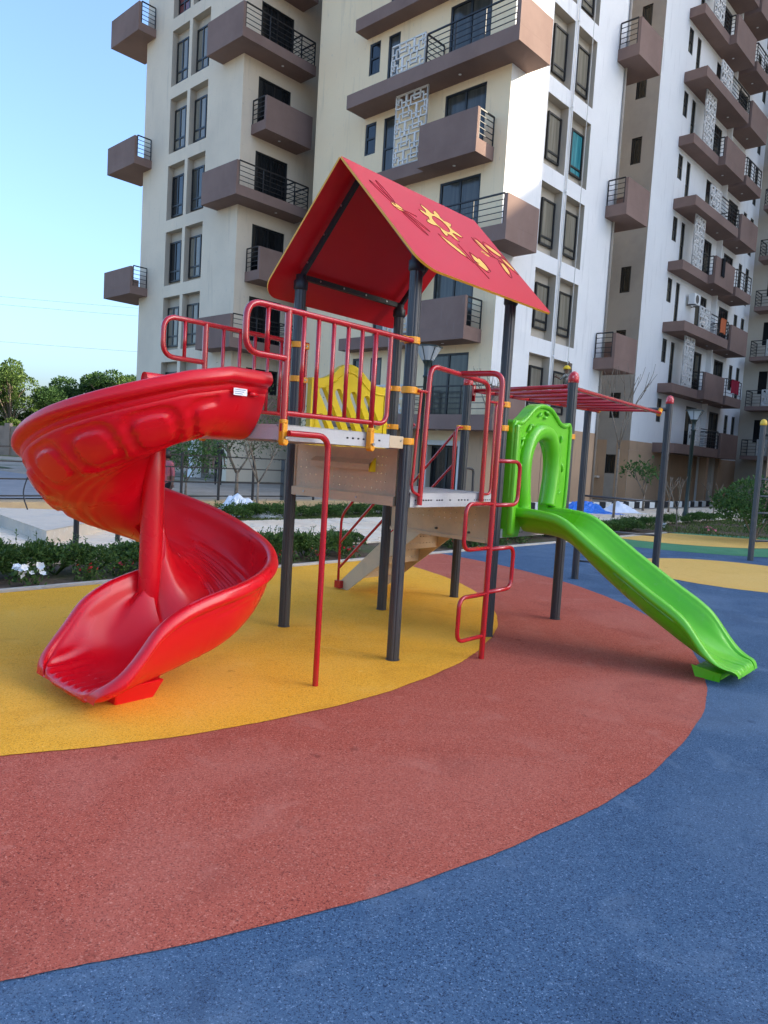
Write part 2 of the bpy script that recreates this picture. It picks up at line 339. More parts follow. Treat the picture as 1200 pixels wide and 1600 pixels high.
# ================================================================== THE GROUND
def disc_clip(cx, cy, r, umax=None, n=160, r_in=None):
    rr_ = lambda a: r+.004*sin(a*23)+.003*sin(a*61+1)+(random.uniform(-.0025, .0025) if n > 500 else 0)
    pts = [(cx+rr_(2*pi*k/n)*cos(2*pi*k/n), cy+rr_(2*pi*k/n)*sin(2*pi*k/n)) for k in range(n)]
    return clip_u(pts, umax) if umax is not None else pts
def uof(p): return p[0]*UV[0][0]+p[1]*UV[0][1]
def clip_u(P, um):
    out = []
    for k in range(len(P)):
        a, b = P[k-1], P[k]; ua, ub = uof(a)-um, uof(b)-um
        if (ua <= 0) != (ub <= 0):
            t = ua/(ua-ub); out.append((a[0]+(b[0]-a[0])*t, a[1]+(b[1]-a[1])*t))
        if ub <= 0: out.append(b)
    return out
def sheet(name, pts, z, m, thick=None):
    mb = MB(); fr = lambda a, b, d: (a, b, d)
    if thick: mb.plate(pts, [], fr, z-thick, z)
    else:
        tr = tessellate_polygon([[Vector((a, b, 0)) for a, b in pts]]); i = 0
        mb.v = [(a, b, z) for a, b in pts]
        for t in tr: mb.f.append(tuple(t)); mb.mi.append(0)
    o = solo(name, mb, m, None, None, kind='structure')
    return o
g = MB(); g.quad((-900, -300, -0.03), (900, -300, -0.03), (900, 1500, -0.03), (-900, 1500, -0.03))
solo('ground', g, 'earth', None, None, kind='structure')
def vu(*L): return [w2(v, u)[:2] for v, u in L]
sheet('playground_floor', vu((-14, 7), (17.7, 7), (18.9, 5.3), (21.5, 1.5), (21.5, -16), (-14, -16)), 0.0, 'blue', 0.05)
sheet('rubber_ring', disc_clip(-2.88, 7.09, 5.61, 6.98, 900), 0.004, 'redr')
sheet('rubber_circle', disc_clip(-3.2245, 7.2533, 4.376, 6.96, 900), 0.008, 'yelr')
sheet('rubber_dot', disc_clip(5.463, 10.858, 1.66), 0.004, 'yelr2')
sheet('rubber_ring', clip_u([p for p in disc_clip(6.8, 17.6, 4.12) if p[1] < 18.1], 6.98), 0.004, 'grnr')
P_ = clip_u([p for p in disc_clip(6.8, 17.6, 2.68) if True], 6.96)
def clip_line(P, A, B):
    out = []
    def sd_(p): return (B[0]-A[0])*(p[1]-A[1])-(B[1]-A[1])*(p[0]-A[0])
    for k in range(len(P)):
        a, b = P[k-1], P[k]; ua, ub = sd_(a), sd_(b)
        if (ua <= 0) != (ub <= 0): t = ua/(ua-ub); out.append((a[0]+(b[0]-a[0])*t, a[1]+(b[1]-a[1])*t))
        if ub <= 0: out.append(b)
    return out
P_ = clip_line(P_, w2(17.68, 6.98), w2(18.88, 5.28)); P_ = clip_line(P_, w2(18.88, 5.28), w2(21.45, 1.5))
sheet('rubber_circle', P_, 0.008, 'yelr2')
# pale edging strip of the rubber floor
k = MB()
a_, b_ = w2(-14, 7.04), w2(17.7, 7.04)
k.bar((a_[0], a_[1], 0.0), (b_[0], b_[1], 0.0), 0.07, 0.05)
solo('floor_edging', k, 'conc', None, None, kind='structure')
# beds, path, lawn, road
sheet('flower_bed', vu((-14, 7.08), (17.7, 7.08), (17.7, 8.35), (-14, 8.35)), 0.0, 'soil', 0.03)
sheet('lawn', vu((17.8, 8.4), (17.8, 7.1), (19.0, 5.35), (21.6, 1.6), (26, 1.6), (26, 8.4)), 0.0, 'soil', 0.03)
sheet('path_bedding', vu((-14, 8.4), (40, 8.4), (40, 11.7), (-14, 11.7)), -0.004, 'joint', 0.03)
sheet('flower_bed', vu((7.2, 11.8), (22, 11.8), (22, 12.9), (7.2, 12.9)), 0.0, 'soil', 0.03)
sheet('yard', vu((-14, 11.75), (7.1, 11.75), (7.1, 14.4), (-14, 14.4)), -0.01, 'joint')
sheet('road', vu((-60, 17.5), (10.6, 17.5), (10.6, 33), (-60, 33)), 0.0, 'asph')
sheet('verge', vu((-60, 33.2), (12, 33.2), (12, 46), (-60, 46)), 0.0, 'grass')

# paving stones: individually built where each reads, in view
pv = MB(); pv.box(-0.145, 0.145, -0.095, 0.095, -0.03, 0.0)
pme = pv.mesh('paving_stone', 'paver')
path = bpy.data.objects.new('path', None); COL.objects.link(path); path['kind'] = 'structure'
path.location = w2(4, 10, 0); path.rotation_euler = (0, 0, BROT)
rnd = random.Random(3)
cnt = 0
stones = []
for iu in range(17):
    for iv in range(60):
        v_ = -1.0 + iv*0.30 + (0.15 if iu % 2 else 0); u_ = 8.5 + iu*0.20
        x, y, _ = w2(v_, u_)
        px = 600 + 1136*x/y if y > 1 else -99
        if y < 2 or px < -30 or px > 600: continue
        stones.append((math.hypot(x, y), v_, u_))
stones.sort()
far = MB()
for k, (d_, v_, u_) in enumerate(stones):
    dz = rnd.uniform(-0.004, 0.006)
    if k < 290:
        o = inst('paving_stone', pme, path, (v_-4, u_-10, 0.022+dz), (rnd.uniform(-.01, .01), rnd.uniform(-.01, .01), rnd.uniform(-.02, .02)))
    else: far.box(v_-4-.145, v_-4+.145, u_-10-.095, u_-10+.095, -.005, .022+dz)
for iu in range(17):
    for iv in range(90):
        v_ = 17.0 + iv*0.30 + (0.15 if iu % 2 else 0); u_ = 8.5 + iu*0.20
        if v_ < 38: far.box(v_-4-.145, v_-4+.145, u_-10-.095, u_-10+.095, -.005, .022+rnd.uniform(-.004, .006))
me = far.mesh('far_paving_stones', 'paver'); o = inst('far_paving_stones', me, path); o['kind'] = 'stuff'

# painted kerb
kb = bpy.data.objects.new('kerb', None); COL.objects.link(kb); kb['kind'] = 'structure'
kb.location = w2(26, 12.7, 0); kb.rotation_euler = (0, 0, BROT)
km = []
for m_ in ('kw', 'kb'):
    q = MB(); q.box(-0.24, 0.24, -0.09, 0.09, -0.02, 0.24); km.append(q.mesh('kerb_stone', m_))
for k in range(46):
    o = inst('kerb_stone', km[k % 2], kb, (-6+k*0.5, 0, rnd.uniform(-.01, .01)), (0, 0, rnd.uniform(-.02, .02)))

# ================================================================== PLAY STRUCTURE
TO = (0.124, 5.1125); TA = radians(41.845)
TR = thing('playground_climbing_frame', 'large playground climbing frame with red pitched roof, red spiral slide and green slide', 'playground frame', (TO[0], TO[1], 0), pi/2-TA)
def flute(a): return 1 - 0.10*max(0, cos(8*a))**6
def post(p, q, z1, cap=None, collar=False, r=0.0455, par=TR, z0=0.0, m='pole'):
    mb = MB(); mb.lathe([(r, z0), (r, z1)], p, q, 48, flute)
    mb.lathe([(r*1.12, z0), (r*1.12, z0+0.012)], p, q, 24)
    o = part('post', mb, m, par); smooth_angle(o, 50)
    if collar:
        c = MB(); c.lathe([(r*1.08, z1-.07), (r*1.25, z1-.06), (r*1.25, z1), (r*.9, z1+.012), (r*.9, z1+.05)], p, q, 24); part('collar', c, 'black', o, True)
    if cap:
        c = MB(); c.lathe([(r*1.06, z1-.03), (r*1.1, z1), (r*1.08, z1+.025), (r*.85, z1+.055), (r*.45, z1+.072), (.001, z1+.078)], p, q, 24); part('cap', c, cap, o, True)
    return o
post(0, 0, 2.80, collar=True); post(0, 1.2, 2.80, collar=True); post(1.2, 0, 2.80, collar=True); post(1.2, 1.2, 2.80, collar=True)
post(2.35, 0, 2.27, cap='cap'); post(2.35, 1.2, 2.27, cap='cap')
post(5.5, 0.30, 2.37, cap='cap'); post(4.89, 1.11, 2.26)

def clamp(p, q, z, dp, dq, h=0.046, ln=0.05):
    mb = MB(); mb.lathe([(0.054, z-h/2), (0.0565, z-h/2+.004), (0.0565, z+h/2-.004), (0.054, z+h/2)], p, q, 24)
    L = math.hypot(dp, dq); dp, dq = dp/L, dq/L
    mb.bar((p+dp*.045, q+dq*.045, z), (p+dp*(.06+ln), q+dq*(.06+ln), z), 0.034, h*.92)
    o = part('clamp', mb, 'orange', TR); b = MB()
    for s in (1, -1): b.tube([(p+dp*(.05+ln*.6)-dq*.019*s, q+dq*(.05+ln*.6)+dp*.019*s, z), (p+dp*(.05+ln*.6)-dq*.024*s, q+dq*(.05+ln*.6)+dp*.024*s, z)], .008, 8)
    part('bolt', b, 'chrome', o); return o
# clamps seen in the photograph
for z, d in ((2.26, (-1, 0)), (1.92, (1, 0)), (1.565, (-1, 0.0))): clamp(0, 0, z, *d)
for z, d in ((2.30, (1, 0.0)), (2.03, (1, 0))): clamp(0, 1.2, z, *d)
for z, d in ((2.08, (-1, 0)), (1.73, (-1, 0))): clamp(1.2, 1.2, z, *d)
for z, d in ((1.93, (-1, 0)), (1.74, (1, 0))): clamp(1.2, 0, z, *d)
clamp(2.35, 0, 1.74, -1, 0); clamp(2.35, 1.2, 1.80, -1, .2)

def pipes(name, runs, r=0.017, m='pipe', par=TR, n=10):
    mb = MB()
    for L in runs: mb.tube(L, r if not isinstance(L, tuple) else L[1], n)
    o = part(name, mb, m, par); smooth_angle(o, 60); return o

def deck_clamp(p, q, z):
    mb = MB(); mb.bar((p, q, z+.055), (p, q, z-.05), .042, .036); mb.tube([(p, q-.03, z-.055), (p, q+.02, z-.055)], .021, 12)
    mb.tube([(p, q, z+.05), (p, q, z+.075)], .026, 12)
    o = part('deck_clamp', mb, 'orange', TR, bevel=.006); b = MB(); b.tube([(p, q-.036, z-.03), (p, q-.025, z-.03)], .010, 8); part('bolt', b, 'chrome', o)

# --- near and far guard rails of the upper deck
def guard(q, dz=0.0, p_post=-.06, right=False):
    g = thing_part = bpy.data.objects.new('guard_rail', None)
    mb = MB(); R = .0185; r = .0135
    top, lo, bot = 2.25+dz, 1.975+dz, 1.665+dz
    pm = -1.155 if not right else -.835; pl = -1.45 if not right else -1.175
    frame = fillet([(p_post, q, top), (pl, q, top), (pl, q, lo), (pm, q, lo)], .10, 7)
    mb.tube(frame, R, 12)
    mb.tube([(pm, q, top), (pm, q, 1.56+dz)], .021, 12)
    pr = -.275 if not right else .13
    low = fillet([(pm, q, bot), (pr, q, bot), (pr, q, top)], .08, 7); mb.tube(low, .0165, 12)
    mb2 = o = part('guard_rail', mb, 'pipe', TR); smooth_angle(o, 60)
    b = MB(); b.tube([((pm+pl)/2, q, lo), ((pm+pl)/2, q, top)], r, 10)
    x = -1.035 if not right else -1.0
    o1 = part('baluster', b, 'pipe', o, True)
    xs = [-1.035, -.92, -.795, -.67, -.545] if not right else [-.68, -.53, -.39, -.26, -.13]
    for x in xs:
        b = MB(); b.tube([(x, q, bot), (x, q, top)], r, 10); part('baluster', b, 'pipe', o, True)
    x = -.42
    if right: x = 0.0
    b = MB(); b.tube([(x, q, bot-.07), (x, q, top)], .0175, 10); part('baluster', b, 'pipe', o, True)
    if right: pass
    return o
guard(-.05); guard(1.245, .075, p_post=.15, right=True)
deck_clamp(-1.155, -.05, 1.555); deck_clamp(-.42, -.05, 1.555); deck_clamp(-.835, 1.24, 1.56); deck_clamp(0.0, 1.25, 1.56)

# --- decks
def slots(x0, x1, n, z, w=.020, h=.011):
    out = []
    for k in range(n):
        cx = x0+(x1-x0)*k/(n-1); out.append([(cx-w/2, z-h/2), (cx+w/2, z-h/2), (cx+w/2, z+h/2), (cx-w/2, z+h/2)])
    return out
def deck(p0, p1, q0, q1, zt, zb, m, holes):
    mb = MB(); L = [(p0, zb), (p1, zb), (p1, zt), (p0, zt)]
    mb.plate(L, holes, lambda a, b, d: (a, d, b), q0, q0+.004)          # front channel face with slots
    mb.box(p0, p1, q0+.02, q1, zt-.012, zt); mb.box(p0, p1, q0, q0+.018, zt-.004, zt+.002)
    mb.box(p0, p1, q0, q0+.02, zb-.003, zb); mb.box(p0, p1, q1-.004, q1, zb, zt-.013); mb.box(p0, p0+.004, q0+.005, q1-.005, zb, zt-.013); mb.box(p1-.004, p1, q0+.005, q1-.005, zb, zt-.013)
    mb.cur = 1
    mb.box(p0+.01, p1-.01, q0+.03, q0+.034, zb, zt-.013)
    for k in range(int((q1-q0)/.07)): mb.box(p0+.03, p1-.03, q0+.04+k*.07, q0+.045+k*.07, zt+.0005, zt+.0012)
    return part('deck', mb, [m, 'hole'], TR)
deck(-1.165, -.20, -.022, 1.18, 1.60, 1.512, 'deckw', slots(-.60, -.45, 4, 1.555)+slots(-.36, -.30, 2, 1.555))
b = MB(); b.box(-.197, -.05, -.020, 1.18, 1.512, 1.596); part('deck_beam', b, 'beige', TR, bevel=.004)
deck(.06, 1.14, -.022, 1.2, 1.205, 1.105, 'deckw', slots(.12, .12+.03*6, 7, 1.152)+slots(.37, .43, 3, 1.152)+slots(.53, .56, 2, 1.152)[:1]+slots(.64, .76, 4, 1.152)+slots(.85, 1.06, 9, 1.152, .015))
deck(1.26, 2.29, -.022, 1.2, .905, .835, 'deckw', slots(1.36, 1.60, 8, .87)+slots(1.8, 2.1, 8, .87))
def perf(a0, a1, z0, z1, rows, r=.006):
    H_ = []
    for (x0, x1, nx, y0, y1, ny) in rows:
        for i in range(nx):
            for j in range(ny):
                cx = x0+(x1-x0)*(i/(nx-1) if nx > 1 else 0); cy = y0+(y1-y0)*(j/(ny-1) if ny > 1 else 0)
                H_.append([(cx+r*cos(t*pi/3), cy+r*sin(t*pi/3)) for t in range(6)])
    return H_
# riser between upper and lower deck (plane p=0)
mb = MB(); hs = perf(0, 0, 0, 0, [(.17, .25, 3, 1.21, 1.45, 5), (1.02, 1.08, 2, 1.21, 1.45, 5), (.30, .97, 11, 1.22, 1.28, 2)])
mb.plate([(.10, 1.13), (1.14, 1.13), (1.14, 1.508), (.10, 1.508)], hs, lambda a, b, d: (d, a, b), -.004, .004)
mb.box(-.012, .012, .06, .10, 1.10, 1.508); mb.box(-.012, .012, 1.14, 1.165, 1.10, 1.508)
mb.box(-.035, .004, .06, 1.15, 1.105, 1.172)
ri = part('riser_panel', mb, 'beige', TR, bevel=0)
st = MB(); st.quad((-.004, .29, 1.425), (-.004, .92, 1.425), (-.055, .92, 1.39), (-.055, .29, 1.39))
st.quad((-.004, .29, 1.345), (-.004, .92, 1.345), (-.055, .92, 1.345), (-.055, .29, 1.345)); st.quad((-.055, .29, 1.39), (-.055, .92, 1.39), (-.055, .92, 1.345), (-.055, .29, 1.345))
part('step_ledge', st, 'beige', ri)
st = MB(); st.plate([(-.004, 1.335), (-.004, 1.435), (-.030, 1.41), (-.060, 1.352), (-.060, 1.335)], [], lambda a, b, d: (a, d, b), .270, .289); part('step_end_cap', st, 'yellow', ri)
for qq in (.42, .72, 1.0):
    st = MB(); st.tube([(-.036, qq, 1.14), (-.042, qq, 1.14)], .009, 8); part('bolt', st, 'chrome', ri)
# riser between lower deck and entry deck (plane p=1.2)
mb = MB(); hs = perf(0, 0, 0, 0, [(.20, .40, 4, .92, 1.05, 4), (.46, .95, 9, .95, 1.04, 3), (.98, 1.1, 3, 1.0, 1.04, 2)])
mb.plate([(.07, .80), (1.14, .80), (1.14, 1.10), (.07, 1.10)], hs, lambda a, b, d: (d, a, b), 1.196, 1.204)
mb.box(1.185, 1.20, .04, .07, .78, 1.10); mb.box(1.18, 1.195, .07, 1.14, .78, .81)
ri = part('riser_panel', mb, 'beige', TR)
for qq in (.25, .6, .95):
    st = MB(); st.tube([(1.176, qq, .85), (1.196, qq, .85)], .010, 8); part('bolt', st, 'frame', ri)
# --- support leg, bent pipe
pipes('support_leg', [fillet([(-.84, -.10, 0), (-.84, -.10, 1.55), (-1.15, -.095, 1.55)], .09, 8)], .019)
# --- entrance arch of the lower deck, rails either side, snake pole ladder
arch = pipes('entrance_arch', [fillet([(.13, -.05, 1.12), (.16, -.05, 2.11), (.90, -.05, 2.07), (.90, -.05, 1.14)], .09, 8)], .0195)
pipes('side_rail', [fillet([(.04, -.05, 1.92), (.075, -.05, 1.92), (.03, -.05, 1.22), (.12, -.05, 1.19)], .05, 6), [(.05, -.05, 1.92), (.16, -.05, 1.92)]], .011)
pipes('side_rail', [fillet([(1.13, -.05, 1.93), (1.02, -.05, 1.93), (1.02, -.05, 1.20), (.92, -.05, 1.20)], .05, 6), [(1.02, -.05, 1.93), (.90, -.05, 1.93)]], .011)
sn = pipes('snake_ladder', [fillet([(.575, -.37, 0), (.60, -.37, 2.10), (.52, -.05, 2.095)], .09, 8)], .0215)
def loop(s, z1, z0, w=.33):
    x = lambda z: .575+.012*z
    return fillet([(x(z1), -.37, z1), (x(z1)+s*w, -.37, z1), (x(z0)+s*w, -.37, z0), (x(z0), -.37, z0)], .075, 6)
for s, z1, z0 in ((1, 1.47, 1.145), (-1, 1.155, .83), (1, .82, .50), (-1, .49, .175)):
    mb = MB(); mb.tube(loop(s, z1, z0), .0155, 10); o = part('rung', mb, 'pipe', sn, True)

# --- yellow barrier panel on the far side
def arc(pts, n=10):
    P = [Vector((a, b, 0)) for a, b in pts]; out = []
    for k in range(len(P)-1):
        p0, p1, p2, p3 = P[max(k-1, 0)], P[k], P[k+1], P[min(k+2, len(P)-1)]
        for j in range(n):
            t = j/n; q = .5*((2*p1)+(-p0+p2)*t+(2*p0-5*p1+4*p2-p3)*t*t+(-p0+3*p1-3*p2+p3)*t**3); out.append((q.x, q.y))
    out.append((P[-1].x, P[-1].y)); return out
top = arc([(.14, 2.06), (.27, 2.07), (.38, 2.12), (.47, 2.19), (.58, 2.22), (.70, 2.19), (.82, 2.11), (.92, 2.075), (1.08, 2.07)], 6)
outer = [(.14, 1.28)] + top + [(1.08, 1.28)]
def slot(x0, z0, x1, z1, w):
    d = Vector((x1-x0, z1-z0)).normalized(); nn = Vector((-d.y, d.x))*w/2; out = []
    for k in range(7): a = pi*k/6; v = nn*cos(a)-d*sin(a)*w/2; out.append((x0+v.x, z0+v.y))
    for k in range(7): a = pi*k/6; v = -nn*cos(a)+d*sin(a)*w/2; out.append((x1+v.x, z1+v.y))
    return out
hs = [slot(.27, 1.96, .52, 1.58, .08), slot(.45, 1.96, .70, 1.56, .08), slot(.63, 1.955, .86, 1.57, .08), slot(.80, 1.94, .95, 1.72, .075), slot(.26, 1.74, .42, 1.50, .075), slot(.60, 1.52, .68, 1.40, .05)]
mb = MB(); mb.plate(outer, hs, lambda a, b, d: (a, d, b), 1.165, 1.215)
o = part('barrier_panel', mb, 'yellow', TR, bevel=.006)
ed = MB(); inn = arc([(.19, 1.99), (.30, 2.0), (.40, 2.05), (.49, 2.12), (.58, 2.15), (.68, 2.12), (.80, 2.04), (.90, 2.005), (1.03, 2.0)], 6)
ed.tube([(a, 1.163, b) for a, b in [(.19, 1.32)]+inn+[(1.03, 1.32)]], .008, 8); part('moulded_edge', ed, 'yellow', o, True)

# --- roof
RS = math.hypot(.82, .85)
def roof_side(sgn):
    n_up = None
    def fr(a, b, d):   # a along p, b down slope from ridge, d thickness
        t = b/RS; q = .60 - sgn*.82*t; z = 3.55 - .86*t; nx = -sgn*.86/RS; nz = .82/RS
        return (a, q+nx*d, z+nz*d)
    A0, A1, B1 = -.21, 1.43, RS+.02
    R = .10; out = [(A0, 0), (A1, 0)]
    if sgn > 0: out += [(A1, B1-.03)]+[(A1-.03+.03*cos(t*pi/8), B1-.03+.03*sin(t*pi/8)) for t in range(5)]
    else: out += [(A1-.08+.08*cos(t*pi/12), B1-.08+.08*sin(t*pi/12)) for t in range(7)]
    Rf = .16
    out += [(A0+Rf-Rf*sin(t*pi/16), B1-Rf+Rf*cos(t*pi/16)) for t in range(9)]
    mb = MB(); mb.plate(out, [], fr, 0, .016, side=1)
    o = part('roof_panel', mb, ['roofr', 'roofe'], TR); return o, fr
rp, frR = roof_side(1); rl, frL = roof_side(-1)
# engraved flowers and insects on the visible slope
def eng(lines, r=.0032):
    mb = MB()
    for L in lines: mb.tube([frR(a, b, .0165) for a, b in L], r, 5)
    part('engraved_lines', mb, 'engr', rp)
def padp(loops):
    mb = MB()
    for L in loops: mb.plate(L, [], frR, .0162, .0175)
    part('engraved_fill', mb, 'print', rp)
def ell(cx, cy, rx, ry, rot=0, n=20, wob=0, k=5):
    out = []
    for t in range(n):
        a = 2*pi*t/n; s = 1+wob*cos(k*a); x, y = rx*s*cos(a), ry*s*sin(a); out.append((cx+x*cos(rot)-y*sin(rot), cy+x*sin(rot)+y*cos(rot)))
    return out
def cl(L): return L+[L[0]]
def ray_flower(cx, cy):
    out = []
    for t in range(96):
        a = 2*pi*t/96; k = (a*8/(2*pi)) % 1; rr = .135+.085*(max(0, 1-abs(k-.5)*3.2))**.6+.012*sin(5*a); out.append((cx+rr*1.05*cos(a), cy+rr*.95*sin(a)))
    return out
fl = ray_flower(.61, .40); hole = ell(.61, .41, .085, .09, .2, 24)
mb = MB(); mb.plate(fl, [hole], frR, .0162, .0175); part('engraved_fill', mb, 'print', rp)
body = ell(.07, .45, .06, .045, .2)
tul = [(.74, .72), (.79, .76), (.82, .74), (.84, .80), (.83, .87), (.78, .90), (.72, .86), (.71, .79)]
leafp = [(.42, .62), (.50, .66), (.58, .73), (.61, .81), (.54, .78), (.46, .71)]
bf = [ell(1.10, .48, .075, .035, 1.2), ell(1.28, .47, .09, .035, .5), ell(1.22, .72, .08, .03, 1.9), ell(1.36, .62, .07, .028, 1.2), ell(1.04, .60, .05, .02, .3)]
for L_ in [body, tul, leafp] + bf: padp([L_])
mb = MB(); 
eng([cl(fl), cl(hole), cl(body), cl([(x+(x-.52)*.10, y+(y-.71)*.12) for x, y in leafp]), cl([(x+(x-.77)*.3, y+(y-.81)*.25) for x, y in tul]),
     cl(ell(.00, .32, .13, .022, 1.1)), cl(ell(.06, .28, .13, .02, 1.45)), cl(ell(.20, .55, .13, .02, .75)), cl(ell(.15, .60, .13, .02, 1.05)), [(.02, .47), (.16, .46), (.27, .47)],
     [(.63, .64), (.65, .72), (.66, .83), (.68, .92), (.70, 1.02)], [(.66, .85), (.70, .82), (.74, .83)], [(.60, .80), (.65, .86)],
     cl(ell(1.10, .48, .11, .06, 1.2, 24, .14, 3)), cl(ell(1.28, .47, .13, .065, .5, 24, .14, 3)), cl(ell(1.22, .72, .12, .05, 1.9, 24, .12, 3)), cl(ell(1.36, .62, .11, .05, 1.2, 24, .12, 3)),
     [(1.02, .40), (1.12, .52), (1.20, .60), (1.30, .68)], [(1.20, .60), (1.30, .56), (1.38, .50)], [(1.0, .60), (1.06, .60), (1.2, .60)]], .0036)
# black roof frame
mb = MB()
for p_ in (0.0, 1.2):
    mb.bar((p_, 1.2, 2.83), (p_, .62, 3.455), .03, .035); mb.bar((p_, 0, 2.83), (p_, .58, 3.455), .03, .035)
mb.bar((0, 1.21, 2.84), (1.2, 1.21, 2.84), .035, .04); mb.bar((0, -.01, 2.84), (1.2, -.01, 2.84), .035, .04); mb.bar((0, .6, 3.48), (1.2, .6, 3.48), .03, .03)
rf = part('roof_frame', mb, 'black', TR)
for k in range(3):
    b = MB(); t = .15+.3*k; b.tube([(-.016, 1.2-.58*t, 2.84+.62*t), (-.021, 1.2-.58*t, 2.84+.62*t)], .008, 8); part('bolt', b, 'chrome', rf)
for k in range(4):
    b = MB(); b.tube([(.2+.27*k, 1.19, 2.84), (.2+.27*k, 1.186, 2.84)], .008, 8); part('bolt', b, 'chrome', rf)

# --- sweep for the two moulded slides
def crom(P, n):
    out = []; m = len(P)
    for k in range(m):
        p0, p1, p2, p3 = [Vector((*P[(k+i) % m], 0)) for i in (-1, 0, 1, 2)]
        for j in range(n):
            t = j/n; q = .5*((2*p1)+(-p0+p2)*t+(2*p0-5*p1+4*p2-p3)*t*t+(-p0+3*p1-3*p2+p3)*t**3); out.append((q.x, q.y))
    return out
def section(w, Hh, hi, th=.045, ho=1.0):
    """closed loop (x from outer rim inwards, y from rim down). hi/ho = how far the inner/outer wall rises"""
    full = [(.30, -Hh-th*.9), (.20, -Hh*.92-th), (.12, -Hh*.74-th*.6), (.07, -Hh*.52-.01), (.045, -Hh*.32), (.038, -min(.095, .26*Hh)), (.006, -.078), (-.008, -.055), (-.004, -.028), (.010, -.006), (.036, 0), (.062, -.010), (.074, -.034), (.085, -.10*Hh-.03), (.105, -Hh*.42), (.145, -Hh*.70), (.21, -Hh*.91), (.30, -Hh)]
    ls = min(1.0, Hh/.13)
    full = [(x, y*ls if y > -.09 and 5 <= k <= 12 else y) for k, (x, y) in enumerate(full)]
    sc = min(1.0, w*.48/.30)
    def wall(f, side):
        out = []
        for k, (x, y) in enumerate(full):
            y0 = -Hh-th*.85 if k < 9 else -Hh+.012; y0 = y0 if y0 < y or f < 1 else y
            y2 = y0*(1-f)+y*f; out.append((x*sc if side else w-x*sc, y2))
        return out
    a = wall(ho, True); b = wall(hi, False)
    return a + [(w*.5, -Hh-.004)] + b[::-1] + [(w*.5, -Hh-th)]
def sweep(stations, disp=None, dens=3):
    mb = MB(); rows = []
    for (po, inn, z, w, Hh, hi, ho, th, tag) in stations:
        L = crom(section(w, Hh, hi, th, ho), dens); m = len(L); row = []
        nrm = []
        for j in range(m):
            a, b = L[j-dens], L[(j+dens) % m]; tx, ty = b[0]-a[0], b[1]-a[1]; l_ = math.hypot(tx, ty) or 1; nrm.append((-ty/l_, tx/l_))
        for j, (x, y) in enumerate(L):
            if disp:
                d = disp(tag, x, y, w, Hh, j/m)
                x -= nrm[j][0]*d*-1; y -= nrm[j][1]*d*-1
            if tag[0] == 'sp' and y > -Hh-.02 and .2 < j/m < .9 and x > w*.3: y += .34*sm((tag[1]-150)/90)*math.exp(-max(0, (w-x)-.09)/.105)*(1-sm((y+Hh)/.3)); y = min(y, .04)
            if tag[0] == 'ex' and y > -Hh-.02 and .2 < j/m < .9 and x > w*.3: y += .30*(1-sm(tag[1]/.45))*math.exp(-max(0, (w-x)-.17)/.105)*(1-sm((y+Hh)/.3))
            if tag[0] == 'end': y = -Hh-th*.5
            row.append((po[0]+inn[0]*x, po[1]+inn[1]*x, z+y))
        rows.append(row)
    n = len(rows[0])
    for r_ in rows: mb.v += r_
    for k in range(len(rows)-1):
        for j in range(n):
            mb.f.append((k*n+j, k*n+(j+1) % n, (k+1)*n+(j+1) % n, (k+1)*n+j)); mb.mi.append(0)
    for k, rev in ((0, False), (len(rows)-1, True)):
        L = [k*n+j for j in range(n)]; mb.f.append(tuple(L if rev else L[::-1])); mb.mi.append(0)
    return mb
def lerp_table(T, x):
    if x <= T[0][0]: return T[0][1]
    for (a, va), (b, vb) in zip(T, T[1:]):
        if x <= b: t = (x-a)/(b-a); t2 = t*t*(3-2*t) if False else t; return va+(vb-va)*t2
    return T[-1][1]
CP, CQ, CR = -1.443, .848, .80
RIM = [(0, 1.90), (18, 1.85), (45, 1.74), (75, 1.615), (107, 1.47), (160, 1.28), (216, 1.13), (242, 1.02), (273, .875), (310, .755), (341, .68), (360, .635)]
sts = []
def sm(t): t = max(0, min(1, t)); return t*t*(3-2*t)
for k in range(8): # straight mouth at the deck
    p_ = -1.175-(.268)*k/8; sts.append(((p_, CQ-CR), (0, 1), 1.90, .99, .36, 1.0, 1.0, .045, ('in', p_)))
PHI_E = 360
k = 0
while k <= 240:
    ph = k*1.5; a = radians(ph); d = (-sin(a), -cos(a)); po = (CP+d[0]*CR, CQ+d[1]*CR)
    w = .99+(.80-.99)*sm(ph/30)+.13*sm((ph-310)/50); hi = 1-.72*sm((ph-2)/16); hi = max(hi, sm((ph-305)/55))
    Hh = .36 + .04*sm((ph-290)/70)
    sts.append((po, (-d[0], -d[1]), lerp_table(RIM, ph), w, Hh, hi, 1.0, .045, ('sp', ph))); k += 1
a = radians(PHI_E); d = (-sin(a), -cos(a)); hd = (-cos(a), sin(a)); pe = (CP+d[0]*CR, CQ+d[1]*CR)
RX = [(0, .635), (.12, .605), (.23, .57), (.33, .52), (.41, .46), (.48, .365), (.55, .28), (.62, .21), (.69, .15)]
FX = [(0, .235), (.17, .185), (.32, .152), (.5, .128), (.69, .112)]
TIP = [(.645*k/54, 1.0) for k in range(1, 55)] + [(.645+.045*sin(a*pi/2/12), cos(a*pi/2/12)) for a in range(1, 12)]
